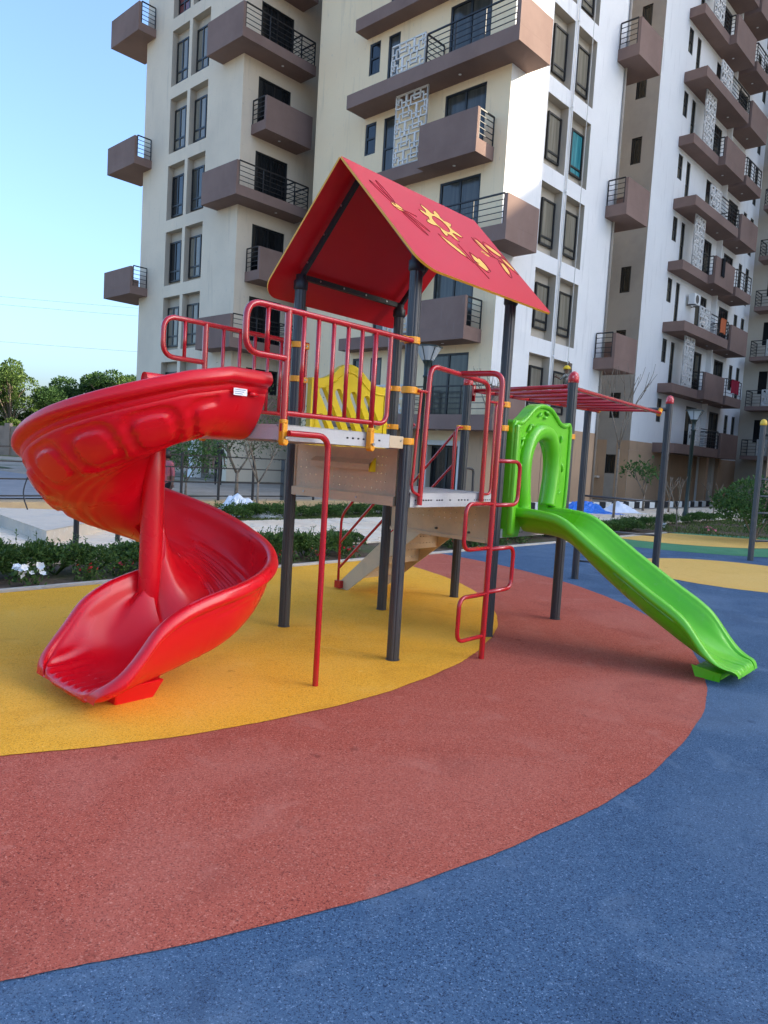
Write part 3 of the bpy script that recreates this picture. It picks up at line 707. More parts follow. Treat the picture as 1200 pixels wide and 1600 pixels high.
for s, en in TIP:
    t = s/.69
    zr = sum(lerp_table(RX, s+e_) for e_ in (-.03, -.015, 0, .015, .03))/5; fl = sum(lerp_table(FX, s+e_) for e_ in (-.05, 0, .05))/3; Hh = max(.010, zr-fl)
    zz = zr - .050*(1-en); x0 = .05*max(0, (t-.6)/.4)**2+.11*(1-math.sqrt(max(0, 1-max(0, (t-.80)/.21)**2))); hi = 1; Hh *= (.25+.75*en)
    sts.append(((pe[0]+hd[0]*s-d[0]*x0, pe[1]+hd[1]*s-d[1]*x0), (-d[0], -d[1]), zz, .93-2*x0, Hh, hi, 1.0, (.045+.018*sm((t-.6)/.3))*(.15+.85*en), ('ex', t)))
q_ = sts[-1]; sts.append(((q_[0][0]+hd[0]*.004, q_[0][1]+hd[1]*.004),)+q_[1:-1]+(('end', 1),))
def dispR(tag, x, y, w, Hh, j):
    kd, t = tag; dd = 0
    ph = t if kd == 'sp' else (-10 if kd == 'in' else 400)
    if y < -Hh*.30 and j < .10 or y < -Hh-.015 or (x < .13 and y < -.3*Hh and j < .2):
        arc_ = (Hh+y)*.9 if x < .2 else 0
        T = x*1.0 + max(0, (Hh+y)) * -1.0   # 0.5 at middle of underside, negative up the wall
        if 4 < ph < 235:
            c = ((ph-18+T*16) % 27)-13.5
            X = abs(c)/11.5; Y = abs(T-.06)/.20
            Rr = (X**4+Y**4)**.25
            if T > .24: dd += .005*sin((T-.24)*2*pi/.085)*sm((T-.24)/.05)*sm((235-ph)/20)*(1-sm((T-.44)/.06))
            dd += .004*(1-sm((Rr-.64)/.05)) - .013*sm((Rr-.66)/.06)*(1-sm((Rr-.98)/.06))
    if kd in ('in', 'sp') and abs(y+Hh*.36) < .02 and x < .06: dd -= .004*math.exp(-((y+Hh*.36)/.006)**2)
    if kd == 'sp' and y > -Hh-.01 and .14 < x < .42 and 225 < ph < 335 and j > .3:
        dd += .0045*sin(x*2*pi/.028)*sm((ph-225)/20)*sm((335-ph)/20)
    if kd == 'ex':
        dd += .008*sm((x-.08)/.05)*sm((w-.08-x)/.05)*sin((x-w/2)*2*pi/.075)*sm((t-.55)/.25)*sm((1-t)/.05)*(1 if y > -Hh-.012 else -1)
    return dd
mb = sweep(sts, dispR, 8)
sp = part('spiral_slide', mb, 'red', TR); smooth_angle(sp, 35)
mb = MB(); mb.lathe([(.084, .185), (.080, .30), (.072, .6), (.070, 1.2), (.072, 1.62), (.05, 1.66), (.001, 1.665)], CP, CQ, 32); o = part('column', mb, 'red', sp, True)
# foot under the exit
mb = MB(); fx, fy = pe[0]+hd[0]*.38-d[0]*.40, pe[1]+hd[1]*.38-d[1]*.40
for (za, s0, w0), (zb, s1, w1) in [((.0, .115, .13), (.12, .15, .19))]:
    c = []
    for z_, s_, w_ in ((za, s0, w0), (zb, s1, w1)):
        for a_, b_ in ((-1, -1), (1, -1), (1, 1), (-1, 1)): c.append((fx+hd[0]*s_*a_+d[0]*w_*b_, fy+hd[1]*s_*a_+d[1]*w_*b_, z_))
    i = len(mb.v); mb.v += c
    for f in ((0,1,5,4),(1,2,6,5),(2,3,7,6),(3,0,4,7),(4,5,6,7),(3,2,1,0)): mb.f.append(tuple(i+q_ for q_ in f)); mb.mi.append(0)
part('foot', mb, 'red', sp, bevel=.01)
# sticker on the slide wall
mb = MB(); xq = CQ-CR+.0385
mb.box(-1.420, -1.328, xq-.012, xq-.008, 1.745, 1.785); ob = part('sticker', mb, 'label', sp)
mb = MB()
for k in range(3): mb.box(-1.412, -1.34-.01*k, xq-.0128, xq-.0121, 1.775-.011*k, 1.778-.011*k)
part('sticker_print', mb, 'labelink', sp)
mb = MB(); mb.tube([(-1.315+.012, xq-.002, 1.762), (-1.25, xq-.002, 1.762)], .014, 10); part('moulded_badge', mb, 'red', sp, True)

# --- green slide
GR = [(0, 1.09), (.20, 1.09), (.36, 1.075), (.46, 1.045), (.56, .985), (.70, .89), (.95, .735), (1.20, .585), (1.40, .475), (1.50, .40), (1.58, .30), (1.66, .20), (1.74, .135), (1.82, .115), (1.90, .10)]
GF = [(0, .90), (.30, .895), (.42, .865), (.52, .80), (.70, .655), (.95, .485), (1.2, .335), (1.4, .225), (1.5, .175), (1.6, .13), (1.7, .105), (1.90, .085)]
sts = []
GT = [(1.80*k/100, 1.0) for k in range(101)] + [(1.80+.045*sin(a*pi/2/12), cos(a*pi/2/12)) for a in range(1, 12)]
for s, en in GT:
    t = s/1.845
    zr = .012+sum(lerp_table(GR, s+e_) for e_ in (-.04, -.02, 0, .02, .04))/5; zf = .012+sum(lerp_table(GF, s+e_) for e_ in (-.06, -.03, 0, .03, .06))/5
    x0 = .03*max(0, (t-.8)/.2)**2+.09*(1-math.sqrt(max(0, 1-max(0, (t-.92)/.085)**2)))
    z_ = zr - .012 - .042*(1-en)
    sts.append(((1.385+x0, -.05-s), (1, 0), z_, .62-2*x0, max(.012, zr-.012-zf)*(.25+.75*en), 1, 1, (.045+.014*sm((t-.85)/.1))*(.15+.85*en), ('g', s)))
q_ = sts[-1]; sts.append(((q_[0][0], q_[0][1]-.004),)+q_[1:-1]+(('end', 9),))
def dispG(tag, x, y, w, Hh, j):
    s = tag[1] if tag[0] == 'g' else 0; dd = 0
    if x < .12 and y < -.25*Hh:
        lw = -Hh*(.62+.16*sin(s*2*pi/.28)); 
        if .12 < s < 1.55: dd -= .005*math.exp(-((y-lw)/.007)**2)
    if x < .12 and tag[0] == 'g' and y < -.10: dd += .011*sm((y+.46*Hh)/.012)*sm((1.75-s)/.2)
    if s > 1.62: dd += .006*sm((x-.06)/.05)*sm((w-.06-x)/.05)*sin((x-w/2)*2*pi/.075)*sm((s-1.62)/.2)*sm((1.85-s)/.03)*(1 if y > -Hh-.015 else -1)
    return dd
gs = part('straight_slide', sweep(sts, dispG, 6), 'green', TR); smooth_angle(gs, 35)
mb = MB(); mb.plate([(-1.61, .0), (-1.76, .0), (-1.78, .065), (-1.58, .075)], [], lambda a, b, d: (d, a, b), 1.50, 1.88); part('foot', mb, 'green', gs, bevel=.01)
# arched gate at its head
oL = [(1.29, .84), (1.275, 1.20), (1.27, 1.56), (1.275, 1.80), (1.38, 1.815), (1.47, 1.86), (1.56, 1.93), (1.66, 1.975), (1.77, 1.985), (1.88, 1.965), (1.98, 1.91), (2.07, 1.855), (2.16, 1.84), (2.26, 1.835), (2.27, 1.5), (2.265, 1.2), (2.24, 1.0), (2.20, .92)]
iL = [(1.96, .92), (1.93, 1.10), (1.95, 1.22), (1.97, 1.36), (1.96, 1.50), (1.92, 1.60), (1.85, 1.675), (1.76, 1.70), (1.665, 1.68), (1.58, 1.61), (1.53, 1.50), (1.515, 1.36), (1.53, 1.22), (1.55, 1.10), (1.53, .98), (1.48, .84)]
mb = MB(); mb.plate(arc(oL, 4)+arc(iL, 4), [], lambda a, b, d: (a, d, b), -.055, .035)
ga = part('arched_gate', mb, 'green', TR, bevel=.02); smooth_angle(ga, 40)
mb = MB(); mb.tube([(a, -.055, b) for a, b in arc([(x+(x-1.77)*.12, z+(.05 if z > 1.3 else 0)) for x, z in iL[1:-1]], 5)], .070, 16); part('moulded_arch', mb, 'green', ga, True)
mb = MB(); mb.tube([(a+(1.77-a)*.035, -.058, b-.02) for a, b in arc(oL, 4)[3:-2]], .020, 8); part('moulded_rim', mb, 'green', ga, True)
mb = MB(); mb.box(1.275, 1.345, -.11, -.05, .86, 1.78); part('side_flange', mb, 'green', ga, bevel=.02)
rr = random.Random(5)
for (cx, cz, rx, rz, ro) in [(1.41, 1.62, .035, .012, 1.0), (1.43, 1.67, .03, .01, .3), (1.52, 1.76, .035, .014, .9), (1.56, 1.79, .03, .014, .1), (1.68, 1.89, .03, .013, .6), (1.80, 1.91, .03, .012, -.4), (1.77, 1.87, .025, .012, .2), (2.08, 1.70, .03, .013, -1.7), (2.13, 1.45, .04, .014, -1.2), (1.43, 1.45, .03, .014, .4), (2.11, 1.22, .03, .016, .5)]:
    mb = MB(); L = []
    for i_ in range(7):
        t = -1+2*i_/6; L.append((cx+cos(ro)*t*rx*1.3, -.06-.012*(1-t*t), cz+sin(ro)*t*rx*1.3))
    mb.tube(L, .01, 8, radii=[max(.001, .014*math.sqrt(max(0, 1-(-1+2*i_/6)**2))) for i_ in range(7)]); part('moulded_leaf', mb, 'green', ga, True)

# --- stairs at the back
def sarr(p): return lambda a, b, d: (p+d, a, b)
for p_ in (1.60, 2.24):
    mb = MB(); mb.plate([(2.16, .0), (2.06, -.0), (1.06, .76), (1.06, .90), (1.24, .905), (2.20, .06)], [], sarr(p_), -.006, .006); part('stair_stringer', mb, 'beige', TR)
for k in range(4):
    z = .17+.18*k; q = 2.20-(z-.06)/.88; qb = 2.06-z/.76+.02
    mb = MB(); mb.box(1.606, 2.234, qb, q, z-.004, z)
    hs = perf(0, 0, 0, 0, [(1.68, 2.16, 10, z+.05, z+.12, 2)], .008)
    mb.plate([(1.606, z), (2.234, z), (2.234, z+.174), (1.606, z+.174)], hs, lambda a, b, d: (a, d, b), qb, qb+.004)
    part('stair_tread', mb, 'beige', TR)
mb = MB(); mb.box(1.606, 2.234, .0, .0, 0, 0)
for p_ in (1.565, 2.275):
    runs = [fillet([(p_, 2.17, 0.02), (p_, 2.17, .80), (p_, 1.28, 1.74), (p_, 1.24, 1.78)], .10, 6), [(p_, 2.16, .52), (p_, 1.28, 1.40)], [(p_, 2.16, .24), (p_, 1.28, 1.10)], [(p_, 1.28, 1.76), (p_, 1.26, .92)]]
    pipes('handrail', runs, .014)
mb = MB(); mb.box(1.54, 1.60, 2.12, 2.20, .02, .10); part('rail_bracket', mb, 'pipe', TR)
pipes('handrail', [fillet([(2.30, 1.2, 1.80), (2.20, 1.2, 1.80), (2.19, 1.2, 1.0)], .05, 5)], .013)
pipes('grab_bar', [fillet([(2.39, 1.2, 1.385), (2.55, 1.2, 1.375), (2.56, 1.2, 1.05), (2.40, 1.2, 1.04)], .05, 6)], .014, 'frame')

# --- overhead ladder and end frame
cb = pipes('cross_bar', [[(5.5, .30, 2.27), (4.89, 1.11, 2.22)]], .024, 'pole')
mr = pipes('overhead_ladder', [[(2.40, .09, 2.215), (5.38, .37, 2.215)], [(2.40, 1.14, 2.19), (4.97, 1.0, 2.20)]], .022)
for k in range(8):
    t = (k+.02)/8.0; a_ = Vector((2.40+2.98*t, .09+.28*t, 2.215)); b_ = Vector((2.40+2.57*t, 1.14-.14*t, 2.19+.01*t))
    mb = MB(); mb.tube([a_, b_], .0215, 10); part('rung', mb, 'pipe', mr, True)
for (p_, q_) in ((5.40, .38), (4.97, 1.0)):
    mb = MB(); mb.tube([(p_-.03, q_, 2.19), (p_+.03, q_, 2.265)], .03, 12); part('clamp', mb, 'orange', TR, True)
mb = MB(); mb.tube([(2.40, 1.17, 2.14), (2.40, 1.17, 2.24)], .03, 10); mb.box(2.395, 2.405, 1.14, 1.24, 2.08, 2.25); part('bracket', mb, 'pipe', TR)
for z in (1.08, .64, .22):
    mb = MB(); mb.tube([(5.5, .30, z-.0), (4.89, 1.11, z+.02)], .013, 10); part('rung', mb, 'frame', TR, True)

# ---- second climbing frame at the right edge
P9 = (6.539, 12.834); P10 = (7.35, 13.28)
T2 = thing('climbing_frame', 'grey metal ladder frame with a yellow domed cap at the right edge', 'climbing frame', (P9[0], P9[1], 0), 0)
def post2(x, y, z1, cap):
    mb = MB(); mb.lathe([(.05, 0), (.05, z1)], x, y, 40, flute); o = part('post', mb, 'frame', T2); smooth_angle(o, 50)
    c = MB(); c.lathe([(.055, z1-.03), (.057, z1), (.055, z1+.03), (.04, z1+.06), (.02, z1+.075), (.001, z1+.08)], x, y, 20); part('cap', c, cap, o, True)
bx, by = P10[0]-P9[0], P10[1]-P9[1]
post2(0, 0, 2.42, 'ycap'); post2(bx, by, 2.42, 'ycap'); post2(2.6, -.9, 2.42, 'cap'); post2(2.6+bx, -.9+by, 2.42, 'cap')
for z in (.35, .85, 1.15, 1.45):
    mb = MB(); mb.tube([(0, 0, z), (bx, by, z)], .018, 10); part('rung', mb, 'frame', T2, True)
mb = MB(); mb.tube([(0, 0, 2.22), (2.6, -.9, 2.22)], .022, 10); part('top_rail', mb, 'frame', T2, True)
mb = MB(); mb.tube([(bx, by, 2.22), (2.6+bx, by-.9, 2.22)], .022, 10); part('top_rail', mb, 'frame', T2, True)
# ================================================================== BUILDINGS
ZB = [2.5 + 3*k for k in range(-1, 10)]      # slab undersides
ZTOP = 30.0
def wallmesh(mb, face, c, a0, a1, z0, z1, holes):
    """face 'L': plane v=c, a=u ; 'R': plane u=c, a=v. holes=(a0,a1,z0,z1,depth); cur=0 wall, 1 recess"""
    def P(a, z, d): return (c+d, a, z) if face == 'L' else (a, c+d, z)
    xs = sorted({a0, a1}|{h[0] for h in holes}|{h[1] for h in holes}); zs = sorted({z0, z1}|{h[2] for h in holes}|{h[3] for h in holes})
    for j in range(len(zs)-1):
        run = None
        for i in range(len(xs)-1):
            cx, cz = (xs[i]+xs[i+1])/2, (zs[j]+zs[j+1])/2
            hit = any(h[0] < cx < h[1] and h[2] < cz < h[3] for h in holes)
            if not hit: run = [xs[i], xs[i+1]] if run is None else [run[0], xs[i+1]]
            if (hit or i == len(xs)-2) and run:
                mb.cur = 0; mb.quad(P(run[0], zs[j], 0), P(run[1], zs[j], 0), P(run[1], zs[j+1], 0), P(run[0], zs[j+1], 0)); run = None
    for h in holes:
        A, B, Z0, Z1, d = h[:5]; d = abs(d); mb.cur = 1
        mb.quad(P(A, Z0, 0), P(A, Z1, 0), P(A, Z1, d), P(A, Z0, d)); mb.quad(P(B, Z0, 0), P(B, Z1, 0), P(B, Z1, d), P(B, Z0, d))
        mb.quad(P(A, Z0, 0), P(B, Z0, 0), P(B, Z0, d), P(A, Z0, d)); mb.quad(P(A, Z1, 0), P(B, Z1, 0), P(B, Z1, d), P(A, Z1, d))
        if h[4] > 0: mb.quad(P(A, Z0, d), P(B, Z0, d), P(B, Z1, d), P(A, Z1, d))
        mb.cur = 0

WCACHE = {}
def window_meshes(w, h, cols, transom):
    key = (round(w, 2), round(h, 2), cols, transom)
    if key in WCACHE: return WCACHE[key]
    f = MB(); t = .07
    f.box(0, t, 0, .07, 0, h); f.box(w-t, w, 0, .07, 0, h); f.box(t, w-t, 0, .07, 0, t); f.box(t, w-t, 0, .07, h-t, h)
    for k in range(1, cols): x = w*k/cols; f.box(x-t*.6, x+t*.6, 0, .06, t, h-t)
    if transom: f.box(t, w-t, 0, .065, transom-.035, transom+.035)
    p = []
    fm = f.mesh('window', 'wframe')
    for k in range(cols):
        x0 = w*k/cols+t*.7; x1 = w*(k+1)/cols-t*.7
        for (za, zb) in (((t, transom-.03), (transom+.03, h-t)) if transom else ((t, h-t),)):
            q = MB(); q.box(x0, x1, .02, .032, za, zb); p.append(q)
    WCACHE[key] = (fm, p, {}); return WCACHE[key]
def window(root, face, c, a0, a1, z0, z1, glass='g_grey', cols=2, transom=0, depth=.1, name='window', label=None):
    w, h = a1-a0, z1-z0; fm, ps, cache = window_meshes(w, h, cols, transom); org = ORG[root.name]
    if face == 'L': loc = (c+depth-.005-org[0], a0-org[1], z0-org[2]); rz = pi/2
    else: loc = (a1-org[0], c+depth-.005-org[1], z0-org[2]); rz = pi
    o = inst(name, fm, root, loc, (0, 0, rz))
    if label: o['label'] = label
    for k, q in enumerate(ps):
        gk = (k, glass)
        if gk not in cache: cache[gk] = q.mesh('pane', glass)
        inst('pane', cache[gk], o)
    return o

def railing(root, runs, par, z0, h=.95, gap=.18):
    mb = MB()
    for (a, b) in runs:
        L = math.hypot(b[0]-a[0], b[1]-a[1]); n = max(1, round(L/1.2))
        mb.bar((a[0], a[1], z0+h), (b[0], b[1], z0+h), .05, .045)
        for k in range(1, 5): mb.bar((a[0], a[1], z0+h*k/5.0), (b[0], b[1], z0+h*k/5.0), .022, .022)
        for k in range(n+1): t = k/n; x, y = a[0]+(b[0]-a[0])*t, a[1]+(b[1]-a[1])*t; mb.box(x-.018, x+.018, y-.018, y+.018, z0, z0+h)
    return part('railing', mb, 'rail', par)
def spot(par, v, u, z):
    mb = MB(); mb.lathe([(.055, z-.012), (.055, z)], v, u, 12); part('ceiling_light', mb, 'lampw', par)
def screen(par, face, c, a0, a1, z0, z1, t=.032):
    def B(mb, x0, x1, y0, y1):
        if face == 'L': mb.box(c, c+.06, x0, x1, y0, y1)
        else: mb.box(x0, x1, c, c+.06, y0, y1)
    mb = MB(); w = a1-a0; h = z1-z0; nx = max(2, round(w/.5)); nz = max(2, round(h/.5)); mx, mz = w/nx, h/nz
    B(mb, a0, a1, z0, z0+.05); B(mb, a0, a1, z1-.05, z1); B(mb, a0, a0+.05, z0, z1); B(mb, a1-.05, a1, z0, z1)
    for i in range(nx):
        for j in range(nz):
            x, y = a0+i*mx, z0+j*mz; f = (i+j) % 2
            X = lambda s: x+(mx*s if not f else mx*(1-s))
            def bb(s0, s1, y0, y1):
                A_, B_ = sorted((X(s0), X(s1))); B(mb, A_, B_, y+mz*y0, y+mz*y1)
            q = t/mx*1.25
            bb(0, 1, 0, q); bb(0, q, 0, 1); bb(.38, .38+q, .0, .68); bb(.38, 1, .68-q, .68); bb(.68, .68+q, .3, 1.0); bb(.0, .38, .34, .34+q); bb(.68, 1, .34, .34+q)
    return part('lattice_screen', mb, 'screen', par)
def box_b(*boxes):
    mb = MB()
    for b in boxes: mb.box(*b)
    return mb

# ---------------------------------------------------- the cream tower (two wings)
BT = thing('apartment_building', 'cream and white apartment tower with brown balconies directly behind the play frame', 'apartment building', w2(21, 24, 0), BROT, org=(21, 24, 0))
ORG[BT.name] = (21, 24, 0)
# left wing, windows face (plane v=18)
holesA = []; winA = []
for zb in ZB[1:]:
    za = zb-.12
    if zb > ZTOP-3: continue
    holesA += [(30.35, 31.78, za+.42, za+2.88, .32), (28.68, 30.11, za+.42, za+2.88, .32)]
    winA += [(za+.62, za+2.45)]
holesA += [(26.5, 33.7, 0.0, 2.3, -.3)]
mb = MB(); wallmesh(mb, 'L', 18.0, 26.1, 34.1, 0, ZTOP, holesA)
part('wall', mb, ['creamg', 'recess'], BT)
gl = {('a', 5): 'g_red'}
for i, (z0, z1) in enumerate(winA):
    window(BT, 'L', 18.0, 30.78, 31.74, z0, z1, 'g_red' if i == 6 else ('g_dark' if i in (2, 3) else 'g_cream'), 2, .48, .30)
    window(BT, 'L', 18.0, 29.12, 30.07, z0, z1, 'g_cream' if i % 3 else 'g_grey', 2, .48, .30)
# ground floor columns of the left wing
for vv_, uu in ((18.0, 28.8), (18.0, 31.4), (18.0, 33.72), (21.5, 33.5), (25.4, 33.5), (25.4, 30.0)):
    part('column', box_b((vv_+.02, vv_+.5, uu, uu+.38, 0, 2.29)), 'white' if uu < 30 else 'greyb', BT)
part('ceiling', box_b((18.31, 25.9, 26.2, 34.0, 2.31, 2.5)), 'creamg', BT)
# left wing, doors face (plane u=26.1)
hA = []
for zb in ZB[1:]:
    if zb > ZTOP-3: continue
    hA.append((18.78, 20.5, zb+.40, zb+2.42, .12))
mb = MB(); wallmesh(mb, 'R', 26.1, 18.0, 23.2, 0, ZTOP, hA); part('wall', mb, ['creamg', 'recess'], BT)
for h in hA: window(BT, 'R', 26.1, h[0]+.01, h[1]-.01, h[2], h[3], 'g_dark', 2, 0, .10, 'glass_door')
mb = MB()
mb.quad((23.2, 24.2, 0), (23.2, 26.1, 0), (23.2, 26.1, ZTOP), (23.2, 24.2, ZTOP))
mb.quad((20.4, 24.2, 0), (23.2, 24.2, 0), (23.2, 24.2, ZTOP), (20.4, 24.2, ZTOP)); part('wall', mb, 'greyb', BT)
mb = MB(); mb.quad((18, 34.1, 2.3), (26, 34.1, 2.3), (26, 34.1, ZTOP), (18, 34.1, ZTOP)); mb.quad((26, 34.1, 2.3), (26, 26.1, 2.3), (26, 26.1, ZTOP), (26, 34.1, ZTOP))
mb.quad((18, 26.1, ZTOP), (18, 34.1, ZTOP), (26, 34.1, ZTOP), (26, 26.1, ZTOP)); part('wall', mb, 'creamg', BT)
for i, zb in enumerate(ZB[1:]):
    if zb > ZTOP-3: continue
    if i % 2:   # big corner balcony, panel towards the camera, railing to the right
        mb = box_b((17.2, 21.0, 25.1, 26.098, zb, zb+.40), (17.2, 17.998, 26.098, 27.6, zb, zb+.40), (17.2, 17.32, 25.1, 27.6, zb+.402, zb+1.32), (17.322, 17.998, 27.48, 27.6, zb+.402, zb+1.32))
        o = part('balcony', mb, 'brown', BT); railing(BT, [((17.36, 25.16), (20.94, 25.16)), ((20.94, 25.16), (20.94, 26.05)), ((20.2, 25.16), (20.2, 26.05))], o, zb+.40); spot(o, 19.6, 25.6, zb)
    else:
        mb = box_b((18.5, 20.95, 25.1, 26.098, zb-.05, zb+.35), (18.5, 20.95, 25.1, 25.22, zb+.352, zb+1.28))
        o = part('balcony', mb, 'brown', BT); railing(BT, [((18.54, 25.25), (18.54, 26.06))], o, zb+.35); spot(o, 19.6, 25.6, zb-.05)
    if i % 2 == 0:   # small balcony wrapping the far left end
        mb = box_b((17.1, 17.998, 33.3, 36.0, zb-.02, zb+.35), (17.998, 18.9, 34.102, 36.0, zb-.02, zb+.35), (17.1, 17.22, 33.3, 36.0, zb+.352, zb+1.25), (17.222, 18.9, 35.88, 36.0, zb+.352, zb+1.25))
        o = part('balcony', mb, 'brown', BT); railing(BT, [((17.26, 33.34), (17.95, 33.34))], o, zb+.35)
    else:
        o = part('ledge', box_b((19.0, 20.2, 34.102, 34.3, zb+1.1, zb+2.3)), 'dark', BT)
# right wing, balcony face (plane v=20.4)
holesB = []; 
for zb in ZB:
    if zb < 0: continue
    if zb > ZTOP-3: continue
    holesB += [(15.47, 17.25, zb+.50, zb+2.72, .12), (19.62, 20.22, zb+.50, zb+2.74, .12), (20.64, 21.22, zb+1.58, zb+2.76, .12)]
holesB += [(15.65, 17.05, 0.0, 1.98, .5), (20.2, 22.8, 0, 2.1, 1.5)]
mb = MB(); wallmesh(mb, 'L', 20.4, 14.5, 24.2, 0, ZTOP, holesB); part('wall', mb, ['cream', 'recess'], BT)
for h in holesB:
    if h[2] < 1: continue
    w = h[1]-h[0]
    if w > 1: window(BT, 'L', 20.4, h[0]+.01, h[1]-.01, h[2], h[3], 'g_grey', 2, 0, .10, 'glass_door')
    elif h[3]-h[2] > 2: window(BT, 'L', 20.4, h[0]+.01, h[1]-.01, h[2], h[3], 'g_grey', 1, 1.1, .10)
    else: window(BT, 'L', 20.4, h[0]+.01, h[1]-.01, h[2], h[3], 'g_dark', 1, .62, .10)
for ua_, ub_ in ((14.5, 15.48), (17.22, 20.19), (22.81, 24.2)): part('wall_band', box_b((20.385, 20.3985, ua_, ub_, 0, 2.49)), 'plinth', BT)
window(BT, 'L', 20.4, 15.67, 17.03, 0.0, 1.96, 'g_dark', 2, 0, .3, 'glass_door')
part('door_frame', box_b((20.36, 20.397, 15.48, 15.65, 0, 2.15), (20.36, 20.397, 17.05, 17.22, 0, 2.15), (20.36, 20.397, 15.652, 17.048, 1.98, 2.15)), 'screen', BT)
for i, zb in enumerate(ZB[1:]):
    if zb > ZTOP-3: continue
    if i % 2:      # solid box with a tall screen beside it
        mb = box_b((19.4, 20.398, 15.0, 17.5, zb, zb+.45), (19.75, 20.398, 17.502, 21.4, zb, zb+.45), (19.4, 19.52, 15.0, 17.5, zb+.452, zb+1.42), (19.522, 19.75, 17.38, 17.5, zb+.452, zb+1.42))
        o = part('balcony', mb, 'brown', BT); railing(BT, [((19.55, 15.04), (20.35, 15.04))], o, zb+.45); spot(o, 19.95, 16.3, zb)
        screen(o, 'L', 19.78, 17.55, 19.08, zb+.46, zb+2.995)
    else:          # open balcony wrapping the corner
        mb = box_b((19.4, 20.398, 13.6, 21.3, zb, zb+.5), (20.398, 21.25, 13.6, 14.498, zb, zb+.5), (19.4, 21.25, 13.6, 13.72, zb+.502, zb+1.42), (21.13, 21.25, 13.722, 14.498, zb+.502, zb+1.42))
        o = part('balcony', mb, 'brown', BT); railing(BT, [((19.45, 13.75), (19.45, 17.42)), ((19.45, 17.42), (20.36, 17.42))], o, zb+.5); spot(o, 19.95, 16.3, zb)
        screen(o, 'L', 19.42, 17.48, 19.08, zb+.51, zb+1.56)
# right wing, windows face (plane u=14.5)
holesR = []; wr = []
for zb in ZB:
    if zb > ZTOP-3 or zb < 0: continue
    for (v0, v1) in ((22.68, 24.12), (24.36, 25.80)): holesR.append((v0, v1, zb+.58, zb+3.0, .33))
    wr.append(zb)
holesR += [(22.9, 24.0, 0, 2.1, .4), (24.6, 25.6, 0.0, 2.1, .4)]
mb = MB(); wallmesh(mb, 'R', 14.5, 20.4, 28.3, 0, ZTOP, holesR); part('wall', mb, ['white', 'recess'], BT)
for i, zb in enumerate(wr):
    window(BT, 'R', 14.5, 23.20, 24.09, zb+.98, zb+2.62, 'g_cream' if i != 7 else 'g_grey', 1, .30, .31)
    window(BT, 'R', 14.5, 24.86, 25.76, zb+.98, zb+2.62, 'g_teal' if zb == 11.5 else 'g_cream', 1, .30, .31)
mb = MB(); mb.box(20.4, 28.3, 14.485, 14.4985, 0, 2.93); 
mb = MB(); wallmesh(mb, 'R', 14.484, 20.384, 28.3, 0, 2.93, [(22.9, 24.0, 0, 2.1, .02), (24.6, 25.6, 0, 2.1, .02)]); part('wall_band', mb, ['plinth', 'plinth'], BT)
for v0 in (22.9, 24.6): window(BT, 'R', 14.5, v0+.02, v0+1.0, 0.0, 2.08, 'g_dark', 1, 0, .3, 'glass_door')
mb = MB(); mb.quad((28.3, 14.5, 0), (28.3, 24, 0), (28.3, 24, ZTOP), (28.3, 14.5, ZTOP)); mb.quad((20.4, 14.5, ZTOP), (20.4, 24.2, ZTOP), (28.3, 24.2, ZTOP), (28.3, 14.5, ZTOP)); part('wall', mb, 'cream', BT)
mb = MB(); mb.tube([(24.24, 14.43, .2), (24.24, 14.43, ZTOP)], .028, 8)
for zb in ZB[1:]: mb.tube([(24.24, 14.43, zb), (24.24, 14.43, zb+.09)], .042, 8)
part('drain_pipe', mb, 'white', BT, True)
mb = MB(); mb.tube([(28.12, 14.44, .2), (28.12, 14.44, ZTOP)], .05, 8); mb.tube([(28.42, 14.9, .2), (28.42, 14.9, ZTOP)], .06, 8); part('drain_pipe', mb, 'greyb', BT, True)
for i, zb in enumerate(ZB[1:]):
    if zb > ZTOP-3 or i % 2 == 0: continue
    mb = box_b((27.45, 28.298, 13.6, 14.498, zb, zb+.45), (28.298, 29.4, 13.6, 15.05, zb, zb+.45), (27.45, 29.4, 13.6, 13.72, zb+.452, zb+1.40), (29.28, 29.4, 13.722, 15.05, zb+.452, zb+1.40))
    o = part('balcony', mb, 'brown', BT); railing(BT, [((27.49, 13.75), (27.49, 14.46))], o, zb+.45, .98)

# ---------------------------------------------------- the white tower to the right
CT = thing('apartment_building', 'white apartment tower with stacked brown balconies and lattice screens rising at the right', 'apartment building', w2(40, 18, 0), BROT, org=(40, 18, 0))
ORG[CT.name] = (40, 18, 0)
hs = []
for zb in ZB:
    if zb > ZTOP-3: continue
    hs.append((16.15, 16.65, max(zb+1.5, 1.3), zb+2.72, .15))
mb = MB(); wallmesh(mb, 'L', 33.6, 15.5, 21.0, 0, ZTOP, hs); part('wall', mb, ['greyb', 'hole'], CT)
for h in hs: window(CT, 'L', 33.6, h[0]+.01, h[1]-.01, h[2], h[3], 'g_dark', 1, 0, .12)
for ua_, ub_ in ((16.66, 21), (15.5, 16.14)): part('wall_band', box_b((33.586, 33.5985, ua_, ub_, 0, 2.93)), 'plinth', CT)
part('ledge', box_b((33.3, 33.59, 16.9, 18.2, 1.05, 1.15)), 'conc', CT)
hs = []
LAST = 49.0
for zb in ZB:
    if zb > ZTOP-3 or zb < 0: continue
    hs += [(36.38, 36.92, zb+1.55, zb+2.72, .12), (37.45, 37.92, zb+.5, zb+2.7, .12), (40.2, 41.75, zb+.5, zb+2.68, .12), (43.72, 45.25, zb+.5, zb+2.68, .12), (46.3, 46.9, zb+1.2, zb+2.7, .12), (47.6, 48.2, zb+.5, zb+2.7, .12)]
hs += [(38.3, 41.9, 0, 2.15, .6), (44.9, 46.2, 0, 2.1, .4)]
